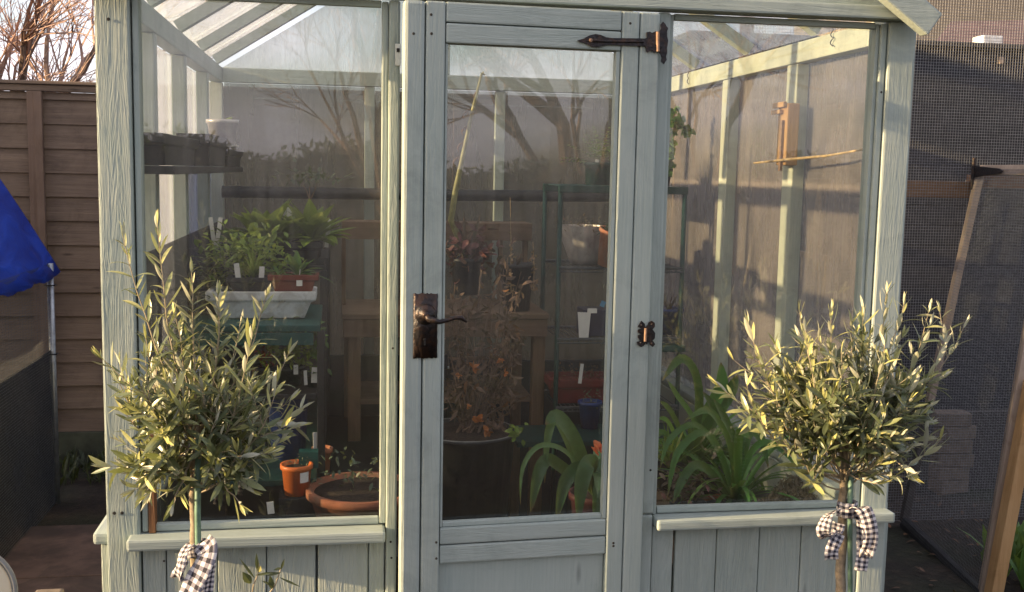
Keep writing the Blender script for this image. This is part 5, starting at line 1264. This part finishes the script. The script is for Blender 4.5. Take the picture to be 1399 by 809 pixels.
# gingham ribbons
def ribbon(b, pts, w_, side=None, off=0., u0=0.):
    """pts: 3D path; side: width direction(s)"""
    P = [Vector(p) for p in pts]; Q = []
    for i in range(len(P)-1):
        p0 = P[max(i-1, 0)]; p1 = P[i]; p2 = P[i+1]; p3 = P[min(i+2, len(P)-1)]
        for s in range(6): f = s/6; Q.append(.5*((2*p1)+(p2-p0)*f+(2*p0-5*p1+4*p2-p3)*f*f+(3*p1-p0-3*p2+p3)*f**3))
    Q.append(P[-1]); n = len(Q); cell = w_/2.5; L_ = 0; vs = []; us = []
    for i, q in enumerate(Q):
        if i: L_ += (q-Q[i-1]).length
        tg = (Q[min(i+1, n-1)]-Q[max(i-1, 0)]).normalized()
        sdv = side if not callable(side) else side(i/(n-1))
        sdv = (sdv-tg*sdv.dot(tg)).normalized(); nm = sdv.cross(tg)
        for k in range(5):
            g = k/4-.5; vs.append(q+sdv*w_*g+nm*.0022*math.sin(g*7+i*.5)); us.append((g*2.5+.25, L_/cell+u0))
    fs = []; uv = []
    for i in range(n-1):
        for k in range(4):
            f = (i*5+k, i*5+k+1, (i+1)*5+k+1, (i+1)*5+k); fs.append(f); uv.append([us[j] for j in f])
    b.add(vs, fs, 0, uv)
def solid(o, th=.0012): md = o.modifiers.new('solid', 'SOLIDIFY'); md.thickness = th; return o
RY = OY-.03
t = thing('gingham_bow', 'black and white gingham ribbon tied round the right olive trunk and cane', 'ribbon', at(1155, 690, RY))
b = MB(); c = at(1156, 694, OY); ring = [c+Vector((.021*math.cos(a), .019*math.sin(a)-.004, 0)) for a in [math.pi*2*k/14 for k in range(15)]]
ribbon(b, ring, .034, Vector((0, 0, 1))); solid(b.build('knot_band', ging, t, True))
b = MB(); ribbon(b, [at(1168, 694, RY), at(1182, 698, RY-.03), at(1190, 730, RY-.035), at(1184, 756, RY-.02), at(1179, 745, RY-.005), at(1177, 715, RY+.0), at(1170, 698, RY)], .032, lambda f: Vector((1, -.25, .1)) if f < .45 else Vector((.5, -.9, 0))); solid(b.build('bow_loop', ging, t, True))
b = MB(); ribbon(b, [at(1144, 698, RY), at(1131, 706, RY-.02), at(1124, 724, RY-.03), at(1130, 733, RY-.02), at(1142, 728, RY), at(1146, 715, RY)], .028, lambda f: Vector((.75, -.6, .5))); solid(b.build('bow_loop', ging, t, True))
b = MB(); ribbon(b, [at(1146, 728, RY), at(1139, 744, RY-.01), at(1136, 756, RY-.012), at(1136, 764, RY-.008)], .030, Vector((1, -.1, -.4))); solid(b.build('ribbon_tail', ging, t, True))
b = MB(); ribbon(b, [at(1180, 742, RY), at(1178, 762, RY-.01), at(1176, 780, RY-.012)], .028, Vector((1, -.2, .2))); solid(b.build('ribbon_tail', ging, t, True))
t = thing('gingham_ribbon', 'black and white gingham ribbon draped down from the left olive trunk, sunlit', 'ribbon', at(268, 745, RY))
b = MB(); c = at(268, 748, OY); ring = [c+Vector((.019*math.cos(a), .018*math.sin(a)-.004, .004*math.cos(a))) for a in [math.pi*2*k/14 for k in range(15)]]
ribbon(b, ring, .026, Vector((.1, 0, 1))); solid(b.build('knot_band', ging, t, True))
b = MB(); ribbon(b, [at(276, 742, RY), at(284, 752, RY-.025), at(276, 775, RY-.04), at(264, 800, RY-.045), at(252, 830, RY-.045), at(243, 860, RY-.04)], .045, lambda f: Vector((1, -.35, .42))); solid(b.build('bow_loop', ging, t, True))
b = MB(); ribbon(b, [at(278, 745, RY+.01), at(287, 765, RY+.0), at(285, 790, RY), at(281, 820, RY)], .026, Vector((.8, .6, 0))); solid(b.build('ribbon_tail', ging, t, True))
b = MB(); ribbon(b, [at(260, 744, RY), at(250, 760, RY-.02), at(244, 780, RY-.03), at(243, 788, RY-.02), at(254, 765, RY-.005)], .028, Vector((.6, -.8, .1))); solid(b.build('bow_loop', ging, t, True))
# small sprig in front of the boards
t = thing('olive_sapling', 'small leafy olive sprig in front of the left boards at the bottom edge', 'sapling', at(345, 860, -.2))
b = MB(); lf = MB(); B0 = at(338, 850, -.2)
pot_mb(Vector((B0.x, -.2, .03)), .07, .05, .12).build('pot', darkplastic, t, True)
b.tube([(B0.x, -.2, .14), B0], [.003, .002], 5)
for pth in (((346, 800), (352, 785), (354, 770)), ((376, 800), (381, 785), (386, 770))):
    pts = [B0]+[at(u, v, -.2) for u, v in pth]; b.tube(pts, [.002, .0018, .0014, .0008], 5)
def lfp(u0, v0, u1, v1, w_, cv=-.3, uu=.3):
    p = at(u0, v0, -.2); q = at(u1, v1, -.21); lf.blade(p, q-p, (0, -1, .3), (q-p).length, w_, cv, .2, prof=[.15, .7, 1, .9, .5, .04], u=uu)
for a in ((343, 797, 332, 783, .018), (352, 780, 350, 758, .008), (353, 782, 356, 773, .01, 0, 1), (348, 790, 328, 765, .006), (349, 786, 376, 782, .006), (372, 805, 369, 788, .013), (384, 778, 388, 765, .006), (385, 776, 374, 779, .006), (382, 789, 411, 803, .005, -.5), (384, 782, 364, 787, .006, -.4), (372, 800, 358, 794, .005)): lfp(*a)
b.build('stem', twigm, t); lf.build('foliage', olive_l, t)
